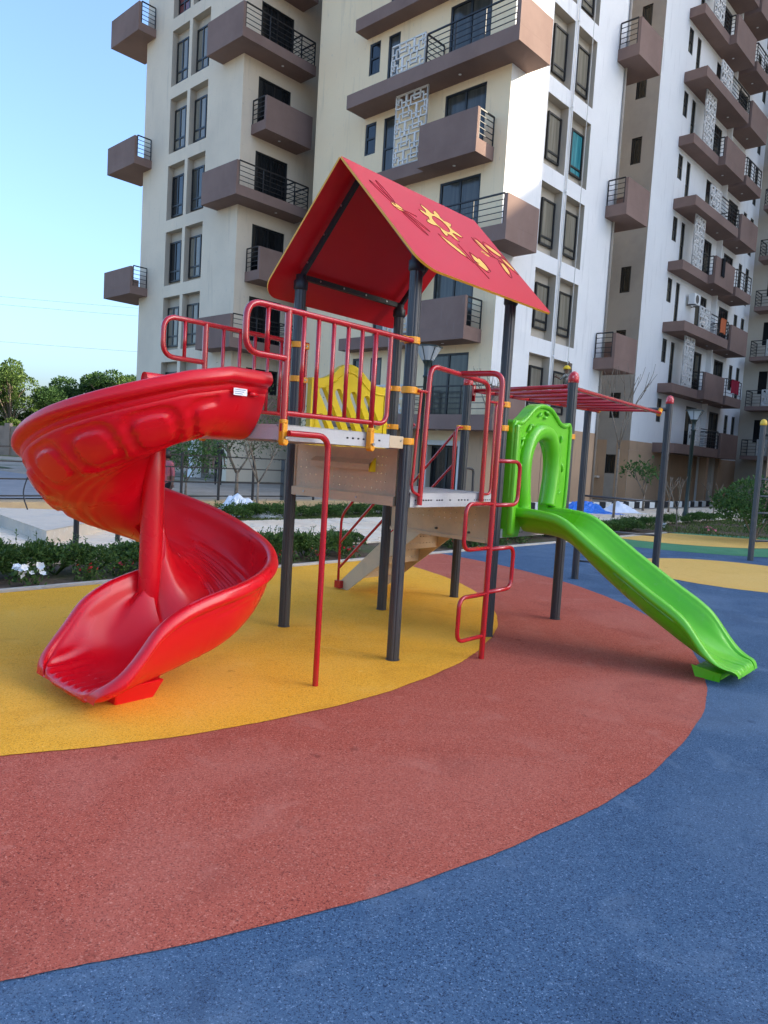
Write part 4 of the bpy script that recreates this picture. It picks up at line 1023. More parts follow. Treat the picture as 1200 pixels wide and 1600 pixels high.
mb = MB(); wallmesh(mb, 'R', 15.5, 33.6, LAST, 0, ZTOP, hs); part('wall', mb, ['white', 'recess'], CT)
for h in hs:
    if h[2] < 1: continue
    w = h[1]-h[0]; tall = h[3]-h[2] > 2
    if w > 1: window(CT, 'R', 15.5, h[0]+.01, h[1]-.01, h[2], h[3], 'g_dark', 2, 0, .10, 'glass_door')
    else: window(CT, 'R', 15.5, h[0]+.01, h[1]-.01, h[2], h[3], 'g_grey', 1, 1.1 if tall else .6, .10)
window(CT, 'R', 15.5, 38.35, 41.85, 0.02, 2.1, 'g_dark', 3, 0, .4, 'glass_door')
o = part('entrance_door', box_b((44.95, 46.15, 15.7, 15.75, 0, 2.08)), 'cred', CT)
mb = MB(); wallmesh(mb, 'R', 15.484, 33.585, LAST, 0, 2.49, [(38.3, 41.9, 0, 2.15, .02), (44.9, 46.2, 0, 2.1, .02)]); part('wall_band', mb, ['plinth', 'plinth'], CT)
part('wall_band', box_b((33.585, 36.2, 15.484, 15.4985, 2.492, 2.93)), 'plinth', CT)
for vv in (42.3, 43.3, 44.2): part('column', box_b((vv, vv+.35, 14.9, 15.3, 0, 2.49)), 'plinth' if vv != 43.3 else 'recess', CT)
for vv in (42.62,): 
    mb = MB(); mb.tube([(vv, 15.42, 0), (vv, 15.42, ZTOP)], .05, 8); mb.box(42.45, 42.52, 15.2, 15.49, 0, ZTOP); part('drain_pipe', mb, 'white', CT)
for i, zb in enumerate(ZB[1:]):
    if zb > ZTOP-3: continue
    if i % 2:
        mb = box_b((36.2, 39.6, 14.75, 15.498, zb, zb+.45), (39.602, 42.5, 14.4, 15.498, zb, zb+.45), (39.602, 42.5, 14.4, 14.52, zb+.452, zb+1.40), (42.38, 42.5, 14.522, 15.498, zb+.452, zb+1.40))
        o = part('balcony', mb, 'brown', CT); screen(o, 'R', 14.78, 37.4, 38.75, zb+.46, zb+2.98, .05)
        railing(CT, [((39.64, 14.55), (39.64, 15.45)), ((38.78, 14.8), (39.6, 14.8))], o, zb+.45); spot(o, 41, 15.0, zb)
        mb = box_b((42.9, 45.5, 14.4, 15.498, zb, zb+.5)); o = part('balcony', mb, 'brown', CT); railing(CT, [((42.94, 14.45), (45.46, 14.45)), ((42.94, 14.45), (42.94, 15.45))], o, zb+.5); spot(o, 44.2, 15.0, zb)
    else:
        mb = box_b((36.2, 42.4, 14.4, 15.498, zb, zb+.48)); o = part('balcony', mb, 'brown', CT)
        screen(o, 'R', 14.42, 38.1, 39.65, zb+.49, zb+1.56, .05); railing(CT, [((39.7, 14.45), (42.36, 14.45)), ((42.36, 14.45), (42.36, 15.45))], o, zb+.48); spot(o, 41, 15.0, zb)
        mb = box_b((42.8, 45.6, 14.4, 15.498, zb, zb+.45), (42.8, 45.6, 14.4, 14.52, zb+.452, zb+1.40), (45.48, 45.6, 14.522, 15.498, zb+.452, zb+1.40))
        o = part('balcony', mb, 'brown', CT); railing(CT, [((42.84, 14.55), (42.84, 15.45))], o, zb+.45); spot(o, 44.2, 15.0, zb)
# far return wing with small balconies and its dark side
hs = [(14.1, 14.6, zb+1.2, zb+2.6, .12) for zb in ZB if 0 < zb < ZTOP-3]
mb = MB(); wallmesh(mb, 'L', LAST, 13.4, 15.5, 0, ZTOP, hs); part('wall', mb, ['recess', 'hole'], CT)
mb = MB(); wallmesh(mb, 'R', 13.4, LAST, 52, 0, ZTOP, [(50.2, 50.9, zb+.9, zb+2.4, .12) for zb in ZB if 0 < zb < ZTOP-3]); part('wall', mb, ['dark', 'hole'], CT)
for i, zb in enumerate(ZB[1:]):
    if zb > ZTOP-3: continue
    mb = box_b((LAST-1.2, LAST-.002, 13.4, 14.9, zb+.1, zb+.35)); o = part('balcony', mb, 'brown', CT); screen(o, 'L', LAST-1.18, 13.42, 14.0, zb+.36, zb+1.35, .05); railing(CT, [((LAST-1.15, 14.02), (LAST-1.15, 14.86)), ((LAST-1.15, 14.86), (LAST-.05, 14.86))], o, zb+.35)
mb = MB(); mb.quad((33.6, 15.5, ZTOP), (33.6, 24, ZTOP), (52, 24, ZTOP), (52, 13.4, ZTOP)); mb.quad((52, 13.4, 0), (52, 24, 0), (52, 24, ZTOP), (52, 13.4, ZTOP)); mb.quad((33.6, 24, 0), (52, 24, 0), (52, 24, ZTOP), (33.6, 24, ZTOP)); mb.quad((33.6, 21, 0), (33.6, 24, 0), (33.6, 24, ZTOP), (33.6, 21, ZTOP)); part('wall', mb, 'white', CT)

# ---------------------------------------------------- the block across the lane, only its corner in view
ET = thing('apartment_building', 'pale building with a tan base cut off by the right edge of the photograph', 'apartment building', w2(45, 0, 0), BROT, org=(45, 0, 0))
ORG[ET.name] = (45, 0, 0)
H1 = 8.0
def solidbox(v0, v1, u0, u1, z0, z1): return box_b((v0, v1, u0, u1, z0, z1))
H1 = 8.0
hs = [(a, a+1.4, zb+.6, zb+2.5, .25) for zb in ZB if 0 < zb < H1-2.6 for a in (3.2, 6.4)]
mb = MB(); wallmesh(mb, 'L', 33.6, 2.3, 9.35, 2.93, H1, [h for h in hs]); part('wall', mb, ['white', 'recess'], ET)
part('wall', solidbox(33.61, 55, 2.3, 9.35, 2.93, H1), 'white', ET)
part('wall', solidbox(33.61, 55, 2.3, 9.35, 0, 2.92), 'plinth', ET)
for h in hs: window(ET, 'L', 33.6, h[0]+.05, h[1]-.05, h[2], h[3], 'g_grey', 2, 0, .2)
RT = thing('apartment_building', 'tall cream apartment slab closing the lane far behind the right tower', 'apartment building', w2(55, -10, 0), BROT, org=(55, -10, 0))
ORG[RT.name] = (55, -10, 0)  # added sun blockers; the lower one lets sun onto the tower corner
part('tall_sun_block', solidbox(52, 56, -18.3, 12.5, 0, 45), 'cream', RT)
part('low_sun_block', solidbox(52, 56, -30, -18.32, 0, 32), 'cream', RT)
part('tall_sun_block', solidbox(52, 56, -75, -30.02, 0, 45), 'cream', RT)

# ---- things on the facades
ac = thing('air_conditioner', 'white air conditioner unit on wall brackets beside the fourth balcony of the right tower', 'air conditioner', w2(39.2, 15.2, 10.35), BROT)
part('casing', box_b((-.4, .4, -.18, .15, 0, .55)), 'lampw', ac, bevel=.02)
mb = MB(); mb.tube([(-.05, -.182, .27), (-.05, -.187, .27)], .22, 20); part('fan_grille', mb, 'frame', ac)
mb = MB(); mb.bar((-.3, .25, -.03), (-.3, -.2, -.03), .04, .04); mb.bar((.3, .25, -.03), (.3, -.2, -.03), .04, .04); part('bracket', mb, 'frame', ac)
def cloth(name, label, m, v, u, z, w, h, seed, face='R'):
    r = random.Random(seed); mb = MB(); nx, nz = 14, 8
    P = [[(-w/2+w*i/nx, -.04+.035*sin(i*1.7+seed)+.01*r.random()-(.03 if j == nz else 0), -h*(1-j/nz)*(1+.05*sin(i+seed))) for i in range(nx+1)] for j in range(nz+1)]
    for j in range(nz):
        for i in range(nx): mb.quad(P[j][i], P[j][i+1], P[j+1][i+1], P[j+1][i])
    for j in (nz,):
        for i in range(nx): a, b = P[j][i], P[j][i+1]; mb.quad(a, b, (b[0], .05, b[2]), (a[0], .05, a[2])); mb.quad((a[0], .05, a[2]), (b[0], .05, b[2]), (b[0], .06, b[2]-h*.6), (a[0], .06, a[2]-h*.6))
    solo(name, mb, m, label, 'laundry', w2(v, u, z), BROT, smooth=True)
cloth('hanging_cloth', 'crimson cloth hung over the second floor railing near the far corner of the right tower', 'cred', 44.2, 14.40, 6.98, 1.2, .75, 1)
cloth('hanging_cloth', 'orange towel hung over a third floor railing of the right tower', 'corg', 41.4, 14.40, 9.95, .7, .75, 2)
cloth('hanging_cloth', 'dark purple clothes draped on the solid balcony wall high on the right tower', 'cblack', 40.6, 14.38, 12.92, .5, .9, 4)
# ================================================================== PEOPLE
def person(label, loc, rotz, J, rad, shirt_z, mats, helmet=False, hair=True, group=None, dress=None):
    """J: named joints (local, metres); one continuous skinned body; clothing as material bands"""
    root = thing('person', label, 'person', loc, rotz, group)
    names = list(J); edges = [('pelvis', 'chest'), ('chest', 'neck'), ('neck', 'head0'), ('head0', 'head1')]
    for s in 'lr': edges += [('chest', 'sh'+s), ('sh'+s, 'el'+s), ('el'+s, 'wr'+s), ('wr'+s, 'ha'+s), ('pelvis', 'hip'+s), ('hip'+s, 'kn'+s), ('kn'+s, 'an'+s), ('an'+s, 'to'+s)]
    me = bpy.data.meshes.new('body'); me.from_pydata([J[n] for n in names], [(names.index(a), names.index(b)) for a, b in edges], [])
    o = bpy.data.objects.new('body', me); COL.objects.link(o); o.parent = root
    m = o.modifiers.new('skin', 'SKIN'); m.use_smooth_shade = True
    for i, n in enumerate(names):
        r = rad.get(n[:-1] if n[-1] in 'lr' and n[:-1] in rad else n, .05)
        me.skin_vertices[0].data[i].radius = (r, r*.85) if not isinstance(r, tuple) else r
    me.skin_vertices[0].data[names.index('pelvis')].use_root = True
    s = o.modifiers.new('sub', 'SUBSURF'); s.levels = 2; s.render_levels = 2
    # bake, then colour faces by the nearest bone
    dg = bpy.context.evaluated_depsgraph_get(); ev = o.evaluated_get(dg); nm = bpy.data.meshes.new_from_object(ev)
    o.modifiers.clear(); o.data = nm
    for k in mats: nm.materials.append(M[mats[k]])
    keys = list(mats)
    def near(p):
        best, bk = 1e9, 'torso'
        for a, b in edges:
            A, B = Vector(J[a]), Vector(J[b]); t = max(0, min(1, (p-A).dot(B-A)/max(1e-9, (B-A).length_squared))); d = (p-A-(B-A)*t).length
            if d < best:
                best = d
                if 'head' in b or b == 'neck' and False: bk = 'skin'
                elif b[:2] in ('wr', 'ha'): bk = 'skin' if b[:2] == 'ha' or t > .2 else 'torso'
                elif b[:2] in ('kn', 'an') or a[:3] == 'hip': bk = 'legs'
                elif b[:2] == 'to': bk = 'shoe'
                else: bk = 'torso'
        return bk
    for p in nm.polygons: p.material_index = keys.index(near(p.center)); p.use_smooth = True
    for s_ in 'lr':   # fingers
        h, w = Vector(J['ha'+s_]), Vector(J['wr'+s_]); d = (h-w).normalized(); sd_ = d.cross(Vector((0, 1, 0))).normalized() if abs(d.y) < .9 else d.cross(Vector((1, 0, 0))).normalized()
        for f in range(4):
            mb = MB(); b0 = h+sd_*(-.026+.0175*f); L = (.062, .072, .068, .052)[f]; n_ = d.cross(sd_)
            mb.tube([b0-d*.02, b0+d*L*.5, b0+d*L*.85+n_*L*.3], .0085, 6); ob = part('finger', mb, mats['skin'], root, True)
        mb = MB(); b0 = (h+w)/2+sd_*.03; mb.tube([b0, b0+sd_*.03+d*.02, b0+sd_*.035+d*.055], .010, 6); part('thumb', mb, mats['skin'], root, True)
    hc = (Vector(J['head0'])+Vector(J['head1']))/2
    if hair:
        mb = MB(); mb.lathe([(.02, hc.z+.135), (.07, hc.z+.12), (.100, hc.z+.06), (.104, hc.z+.0), (.085, hc.z-.06)], hc.x, hc.y+.018, 16); part('hair', mb, 'hair', root, True)
    if helmet:
        mb = MB(); mb.lathe([(.15, hc.z+.035), (.135, hc.z+.05), (.13, hc.z+.09), (.105, hc.z+.14), (.06, hc.z+.17), (.001, hc.z+.18)], hc.x, hc.y, 20); part('helmet', mb, 'helm', root, True)
    mb = MB(); mb.tube([(hc.x, hc.y-.092, hc.z+.02), (hc.x, hc.y-.115, hc.z-.015), (hc.x, hc.y-.09, hc.z-.02)], .012, 6); part('nose', mb, mats['skin'], root, True)
    for s_ in (-1, 1):
        mb = MB(); mb.tube([(hc.x+s_*.035, hc.y-.088, hc.z+.02), (hc.x+s_*.035, hc.y-.094, hc.z+.02)], .010, 8); part('eye', mb, 'hair', root, True)
        mb = MB(); mb.tube([(hc.x+s_*.088, hc.y, hc.z+.03), (hc.x+s_*.098, hc.y+.01, hc.z-.02)], .014, 6); part('ear', mb, mats['skin'], root, True)
    mb = MB(); mb.tube([(hc.x-.025, hc.y-.09, hc.z-.05), (hc.x+.025, hc.y-.09, hc.z-.05)], .006, 6); part('mouth', mb, 'hair', root, True)
    return root
RAD = {'pelvis': .14, 'chest': .155, 'neck': .055, 'head0': .078, 'head1': .085, 'sh': .06, 'el': .045, 'wr': .032, 'ha': .036, 'hip': .10, 'kn': .062, 'an': .042, 'to': .04}
def stand(h=1.7, arm=0.12):
    k = h/1.72; J = {'pelvis': (0, 0, .93), 'chest': (0, 0, 1.28), 'neck': (0, 0, 1.46), 'head0': (0, -.01, 1.54), 'head1': (0, -.015, 1.64)}
    for s, n in ((1, 'l'), (-1, 'r')):
        J['sh'+n] = (s*.17, 0, 1.40); J['el'+n] = (s*(.19+arm*.5), .02, 1.13); J['wr'+n] = (s*(.19+arm), -.04, .90); J['ha'+n] = (s*(.19+arm), -.06, .81)
        J['hip'+n] = (s*.09, 0, .90); J['kn'+n] = (s*.10, -.02, .50); J['an'+n] = (s*.10, 0, .09); J['to'+n] = (s*.11, -.13, .04)
    return {n: (a*k, b*k, c*k) for n, (a, b, c) in J.items()}
# painter on a rope in front of the tower
J = {'pelvis': (0, 0, .55), 'chest': (.03, -.02, .90), 'neck': (.05, -.03, 1.08), 'head0': (.06, -.04, 1.16), 'head1': (.065, -.05, 1.25),
     'shl': (.20, -.02, 1.02), 'ell': (.33, .10, .84), 'wrl': (.30, .28, .92), 'hal': (.29, .36, .95),
     'shr': (-.13, -.02, 1.03), 'elr': (-.30, .06, 1.20), 'wrr': (-.32, .16, 1.44), 'har': (-.32, .18, 1.53),
     'hipl': (.10, 0, .50), 'knl': (.16, .30, .42), 'anl': (.15, .42, .05), 'tol': (.15, .50, -.04),
     'hipr': (-.09, 0, .50), 'knr': (-.14, .30, .45), 'anr': (-.16, .42, .08), 'tor': (-.16, .50, 0)}
J = {k: (a, -b if k[:2] in ('el', 'wr', 'ha', 'kn', 'an', 'to') else b, c) for k, (a, b, c) in J.items()}
PZ = 3.85
pw = w2(24.5, 13.9, PZ)
person('painter in yellow helmet and patterned clothes hanging on a rope, one arm raised', pw, radians(-133), J, RAD, 0, {'torso': 'camo', 'legs': 'camo', 'skin': 'skin', 'shoe': 'cblack'}, helmet=True, hair=False)
mb = MB(); mb.tube([(0, 0, 0), (0, 0, 27-PZ)], .014, 6); solo('rope', mb, 'rope', 'thin pale rope hanging down the white facade to the painter', 'rope', (pw[0]-.05, pw[1]+.02, PZ+1.0))
mb = MB(); mb.box(-.30, .30, -.14, .14, .36, .40); mb.tube([(-.28, 0, .38), (0, 0, 1.5)], .012, 6); mb.tube([(.28, 0, .38), (0, 0, 1.5)], .012, 6)
solo('seat_board', mb, 'bark', 'plank seat slung on ropes under the painter', 'seat board', pw, radians(-133))
person('person dressed in black standing in the gap under the left wing beyond the fence', (-6.35, 27.5, 0), radians(20), stand(1.62, .04), RAD, 0, {'torso': 'cblack', 'legs': 'cblack', 'skin': 'skin', 'shoe': 'cblack'})
person('person in a pink top seen just right of the red slide column', (-5.02, 16.6, -.25), radians(-25), stand(1.55, .06), RAD, 0, {'torso': 'cpink', 'legs': 'cblack', 'skin': 'skin', 'shoe': 'cblack'})

# ================================================================== LAMPS, FENCE, SLAB
def lamp(label, x, y, H_, head):
    t = thing('street_lamp', label, 'street lamp', (x, y, 0), 0, 'park lamps'); mb = MB()
    mb.lathe([(.10, 0), (.10, .25), (.075, .32), (.062, .9), (.058, H_-.35), (.075, H_-.34), (.075, H_-.30), (.058, H_-.29), (.066, H_-.08), (.10, H_-.02), (.11, H_)], 0, 0, 20); part('pole', mb, 'dgreen', t, True)
    mb = MB(); mb.lathe([(.12, H_), (.26 if head else .22, H_+.24), (.27 if head else .23, H_+.26)], 0, 0, 8 if head else 6); part('lantern', mb, 'lglass', t)
    mb = MB(); mb.lathe([(.10, H_), (.05, H_+.06), (.02, H_+.15), (.001, H_+.19)], 0, 0, 16); mb.v = [(a, b, c) for a, b, c in mb.v]
    part('reflector', mb, 'lampw', t, True)
    mb = MB()
    for k in range(6): a = k*pi/3; mb.bar((.11*cos(a), .11*sin(a), H_), (.25*cos(a), .25*sin(a), H_+.25), .014, .014)
    mb.lathe([(.30, H_+.26), (.29, H_+.285), (.001, H_+.33)], 0, 0, 6); part('lamp_frame', mb, 'dgreen', t)
lampglass = M['lglass']
LY = 15.0
lamp('dark green park lamp behind the play frame, framed between its posts', 0.70, LY, 3.45, 1)
lamp('dark green park lamp standing in the flower border in front of the right tower', 9.34, 22.52, 3.15, 0)

FN = thing('railing_fence', 'long dark metal railing fence beyond the paved path', 'fence', w2(10, 14.4, 0), BROT, org=(10, 14.4, 0)); ORG[FN.name] = (10, 14.4, 0)
for k in range(19):
    v_ = -3.0+0.98*k; w_ = .075 if k % 4 == 3 else .022
    o = part('post', box_b((v_-w_, v_+w_, 14.4-w_, 14.4+w_, .16, 1.28 if w_ < .05 else 1.22)), 'frame' if w_ > .05 else 'rail', FN)
for z in (1.22, .95, .62, .30):
    part('rail', box_b((-3.0, 14.9, 14.385, 14.415, z-.014, z+.014)), 'rail', FN)
sheet('low_wall', vu((-4, 14.15), (14.9, 14.15), (14.9, 14.65), (-4, 14.65)), .20, 'tan', .25)

# concrete slab with its own rim
S_ = [(-5.85-.9, 11.04+1.0), (-4.48, 9.63), (-4.41, 11.36), (-5.44, 12.58)]
mb = MB(); mb.plate(S_, [], lambda a, b, d: (a, b, d), .0, .20); solo('concrete_slab', mb, 'conc', 'low pale concrete slab lying on the paving at the left edge', 'concrete slab', bevel=.015)
# hose
mb = MB(); P = [(-6.0, 12.2, .2), (-6.15, 12.3, .45), (-6.1, 12.4, .8), (-5.85, 12.5, 1.1), (-5.5, 12.6, 1.25), (-5.3, 12.7, 1.3)]
mb.tube(fillet(P, .3, 5), .012, 6); solo('black_pipe', mb, 'black', 'thin black hose arching up from the concrete slab', 'hose', smooth=True)
for (x, y, lab) in ((-3.79, 8.94, 'thin black metal post in the shrubs, nearer of the two under the red slide'), (-3.77, 10.29, 'thin black metal post, farther of the two under the red slide')):
    mb = MB(); mb.lathe([(.033, 0), (.033, 1.05), (.02, 1.07)], 0, 0, 14); mb.box(-.06, .06, -.06, .06, 0, .015); solo('garden_post', mb, 'black', lab, 'post', (x, y, 0), group='black posts in the border', smooth=False)

# ================================================================== PLANTS
def leaf_cloud(n, fn, size, seed, up=.3, ln=2.0):
    r = random.Random(seed); mb = MB()
    for _ in range(n):
        p, out = fn(r); d = (Vector((r.gauss(0, 1), r.gauss(0, 1), r.gauss(0, 1)+up))+out*1.2).normalized(); s = size*r.uniform(.6, 1.3)
        w = d.cross(Vector((r.gauss(0, 1), r.gauss(0, 1), r.gauss(0, 1)))).normalized()*s*.5; nn = d.cross(w).normalized()*s*.15
        a = Vector(p); m_ = a+d*s*ln*.5+nn; t = a+d*s*ln
        i = len(mb.v); mb.v += [tuple(a), tuple(m_-w), tuple(t), tuple(m_+w)]; mb.f.append((i, i+1, i+2, i+3)); mb.mi.append(0)
    return mb
def shrub_fn(rx, ry, h, lumps):
    def fn(r):
        c = r.choice(lumps); a = r.uniform(0, 2*pi); e = r.uniform(-.3, 1); rr = r.uniform(.55, 1.0)**.5
        o = Vector((cos(a)*math.sqrt(1-e*e if e*e < 1 else 0), sin(a)*math.sqrt(max(0, 1-e*e)), e)); p = Vector((c[0]+o.x*c[3]*rr, c[1]+o.y*c[3]*rr, c[2]+o.z*c[3]*rr*1.0))
        p.z = max(.01, p.z); return p, o
    return fn
def shrub_mesh(seed, rx=.42, h=.42, n=1100, size=.028, m='leaf1', sprigs=10):
    r = random.Random(seed); lumps = [(r.uniform(-rx, rx)*.7, r.uniform(-rx, rx)*.6, h*r.uniform(.35, .62), h*r.uniform(.35, .5)) for _ in range(7)]
    mb = leaf_cloud(n, shrub_fn(rx, rx, h, lumps), size, seed)
    for _ in range(sprigs):
        x, y = r.uniform(-rx, rx)*.8, r.uniform(-rx, rx)*.6; z = h*r.uniform(.7, .95); L = r.uniform(.08, .2); dx, dy = r.gauss(0, .25), r.gauss(0, .25)
        mb.bar((x, y, z-.1), (x+dx*L, y+dy*L, z+L), .005, .005)
        for k in range(9):
            t = k/8; p = Vector((x+dx*L*t, y+dy*L*t, z+L*t)); d = Vector((r.gauss(0, 1), r.gauss(0, 1), .5)).normalized(); w = d.cross(Vector((0, 0, 1))).normalized()*size*.45
            i = len(mb.v); mb.v += [tuple(p), tuple(p+d*size-w), tuple(p+d*size*2), tuple(p+d*size+w)]; mb.f.append((i, i+1, i+2, i+3)); mb.mi.append(0)
    for _ in range(14):
        a = r.uniform(0, 2*pi); q = r.uniform(0, .3)*rx; mb.bar((0+q*cos(a)*.3, q*sin(a)*.3, 0), (cos(a)*rx*.7, sin(a)*rx*.6, h*.6), .008, .008)
    return mb.mesh('low_shrub', m)
sm_ = [shrub_mesh(s, sprigs=9, n=2100) for s in (1, 2, 3)]
rnd = random.Random(11)
def put(name, me, label, cat, x, y, z=0, s=1, rz=None, group=None, sz=None):
    o = bpy.data.objects.new(name, me); COL.objects.link(o); o.location = (x, y, z); o.scale = (s, s, sz or s); o.rotation_euler = (0, 0, rnd.uniform(0, 6.28) if rz is None else rz)
    o['label'] = label; o['category'] = cat
    if group: o['group'] = group
    return o
v_ = 1.7
while v_ < 7.6:
    x, y, _ = w2(v_, 7.68+rnd.uniform(-.06, .06)); put('low_shrub', rnd.choice(sm_), 'low dark green leafy shrub in the border along the far edge of the yellow floor', 'shrub', x, y, 0, rnd.uniform(.80, .95), group='low shrubs along the yellow floor', sz=rnd.uniform(.66, .84)); v_ += .38
v_ = 9.3
while v_ < 17.6:
    x, y, _ = w2(v_, 7.75+rnd.uniform(-.08, .08)); put('low_shrub', rnd.choice(sm_), 'low green shrub in the border behind the blue floor, seen past the green slide', 'shrub', x, y, 0, rnd.uniform(.8, .95), group='low shrubs behind the blue floor', sz=rnd.uniform(.6, .78)); v_ += .5
v_ = 7.4
while v_ < 17:
    x, y, _ = w2(v_, 12.35+rnd.uniform(-.1, .1)); put('low_shrub', rnd.choice(sm_), 'low green shrub in the hedge on the far side of the paved path', 'shrub', x, y, 0, rnd.uniform(.9, 1.1), group='low hedge across the path', sz=rnd.uniform(.55, .75)); v_ += .55
for k in range(9):
    x, y, _ = w2(18.2+k*.75, 8.25-.1*(k % 2)); put('low_shrub', rnd.choice(sm_), 'small shrub in the flower border around the lawn by the lamp', 'shrub', x, y, 0, rnd.uniform(.45, .8), group='small shrubs round the lawn')
# flowers
def flower_mesh(n, spread, h, size, m, seed, leaves=120):
    r = random.Random(seed); mb = MB()
    for _ in range(n):
        c = Vector((r.gauss(0, spread*.5), r.gauss(0, spread*.4), h*r.uniform(.55, 1.1))); ax = Vector((r.gauss(0, .5), r.gauss(-.7, .4), r.uniform(.2, 1))).normalized()
        u = ax.cross(Vector((1, 0, 0))).normalized(); w = ax.cross(u); s = size*r.uniform(.8, 1.15)
        for k in range(5):
            a0, a1, am = 2*pi*k/5, 2*pi*(k+1)/5, 2*pi*(k+.5)/5
            mb.quad(c, c+(u*cos(a0)+w*sin(a0))*s*.75+ax*s*.3, c+(u*cos(am)+w*sin(am))*s+ax*s*.35, c+(u*cos(a1)+w*sin(a1))*s*.75+ax*s*.3)
    mb.cur = 1
    for _ in range(leaves):
        a = Vector((r.gauss(0, spread*.6), r.gauss(0, spread*.5), h*r.uniform(.0, .85))); d = Vector((r.gauss(0, 1), r.gauss(0, 1), 1)).normalized(); w = d.cross(Vector((r.gauss(0, 1), 1, 0))).normalized()*.012
        mb.quad(a, a+d*.02-w, a+d*.05, a+d*.02+w)
    return mb.mesh('flower_plant', [m, 'leaf1'])
fw = flower_mesh(16, .15, .20, .038, 'petw', 3); fr_ = flower_mesh(12, .14, .17, .022, 'petr', 4, 160); fp = flower_mesh(10, .2, .18, .04, 'petp', 6)
x, y, _ = w2(2.75, 7.22); put('flower_plant', fw, 'clump of white petunias at the edge of the yellow floor, far left', 'flowers', x, y, rz=.5)
x, y, _ = w2(2.25, 7.25); put('flower_plant', fw, 'white petunia at the very left edge of the photograph', 'flowers', x-.05, y, s=.8, rz=2)
for k, v_ in enumerate((3.35, 3.75, 4.1, 6.0, 6.5, 7.1)):
    x, y, _ = w2(v_, 7.22+.05*(k % 2)); put('flower_plant', fr_, 'small plant with dark red flowers at the front of the border by the yellow floor', 'flowers', x, y, s=.9, group='red flowers by the yellow floor')
for k, v_ in enumerate((9.6, 10.2, 10.9, 11.6)):
    x, y, _ = w2(v_, 7.3); put('flower_plant', fr_, 'small plant with dark red flowers in the border behind the snake pole', 'flowers', x, y, s=1.0, group='red flowers behind the blue floor')
x, y, _ = w2(18.95, 6.5); put('flower_plant', fp, 'pink flowers at the edge of the lawn near the yellow floor', 'flowers', x, y, s=.9)
x, y, _ = w2(20.3, 6.6); put('flower_plant', fw, 'clump of white flowers on the lawn left of the bush', 'flowers', x+.6, y-.3, s=1.2)
x, y, _ = w2(18.3, 7.4); put('flower_plant', fw, 'white flowers at the foot of the thin bare shrub beside the lamp', 'flowers', x, y, s=.9)
# grass
r = random.Random(9); mb = MB()
for _ in range(9000):
    v_, u_ = r.uniform(18, 25.5), r.uniform(1.8, 8.3)
    if (v_-17.8) < (7.1-u_)*.66+.1: continue
    if sin(v_*2.1)+sin(u_*2.7+v_) < -0.9: continue
    x, y, _ = w2(v_, u_); h = r.uniform(.03, .10); a = r.uniform(0, 6.28); dx, dy = cos(a)*.012, sin(a)*.012
    i = len(mb.v); mb.v += [(x-dx, y-dy, 0), (x+dx, y+dy, 0), (x+r.gauss(0, .03), y+r.gauss(0, .03), h)]; mb.f.append((i, i+1, i+2)); mb.mi.append(0)
for _ in range(5000):
    v_, u_ = r.uniform(6.8, 17), r.uniform(11.75, 12.1) if r.random() < .6 else r.uniform(11.7, 13.2); x, y, _ = w2(v_, u_); h = r.uniform(.03, .08)
    i = len(mb.v); mb.v += [(x-.012, y, 0), (x+.012, y, 0), (x+r.gauss(0, .03), y+r.gauss(0, .03), h)]; mb.f.append((i, i+1, i+2)); mb.mi.append(0)
solo('grass', mb, 'grass', 'patchy short grass on the small lawn by the lamp', 'grass', kind='stuff')

# trees
def branches(mb, r, p, d, L, rad, depth, ends, spread=.55, n=3, grav=0.0):
    q = p + d*L; mid = p+d*L*.5+Vector((r.gauss(0, 1), r.gauss(0, 1), 0))*L*.04
    mb.tube([p, mid, q], rad, 6, True, [rad, rad*.85, rad*.68])
    if depth == 0: ends.append((q, d)); return
    for k in range(n):
        a = 2*pi*(k+r.random()*.6)/n; side = Vector((cos(a), sin(a), 0)); nd = (d+side*spread*r.uniform(.6, 1.2)+Vector((0, 0, .12-grav))).normalized()
        branches(mb, r, p+d*L*r.uniform(.62, 1.0), nd, L*r.uniform(.6, .82), rad*.6, depth-1, ends, spread, n, grav)
def tree(name, label, cat, x, y, H_, trunk, rad, depth, leafn, lsize, m, seed, spread=.55, group=None, cl=.5, lean=(0, 0)):
    r = random.Random(seed); t = thing(name, label, cat, (x, y, 0), 0, group); mb = MB(); ends = []
    d = Vector((lean[0], lean[1], 1)).normalized(); mb.tube([Vector((0, 0, -.05)), d*trunk*.5, d*trunk], rad, 8, True, [rad*1.2, rad, rad*.85])
    for k in range(3 if depth else 1):
        a = 2.1*k+r.random(); branches(mb, r, d*trunk*r.uniform(.85, 1), (d+Vector((cos(a), sin(a), 0))*spread).normalized(), (H_-trunk)*.42, rad*.62, depth-1 if depth else 0, ends, spread)
    part('trunk', mb, 'bark', t, True)
    if leafn:
        def fn(rr):
            e, dd = rr.choice(ends); o = Vector((rr.gauss(0, 1), rr.gauss(0, 1), rr.gauss(0, .8))); return e+o*cl, o.normalized()
        part('crown', leaf_cloud(leafn, fn, lsize, seed+1), m, t)
    return t
TL = [(-30.1, 58, 7.3, 1), (-27.4, 60, 5.3, 2), (-33.0, 60, 7.2, 3), (-25.9, 62, 6.6, 4), (-23.6, 61, 7.0, 5), (-21.4, 60, 6.6, 6), (-18.2, 62, 7.6, 7), (-36.5, 60, 7.2, 8), (-28.6, 64, 6.0, 9), (-24.6, 65, 6.9, 10), (-22.4, 66, 7.2, 11)]
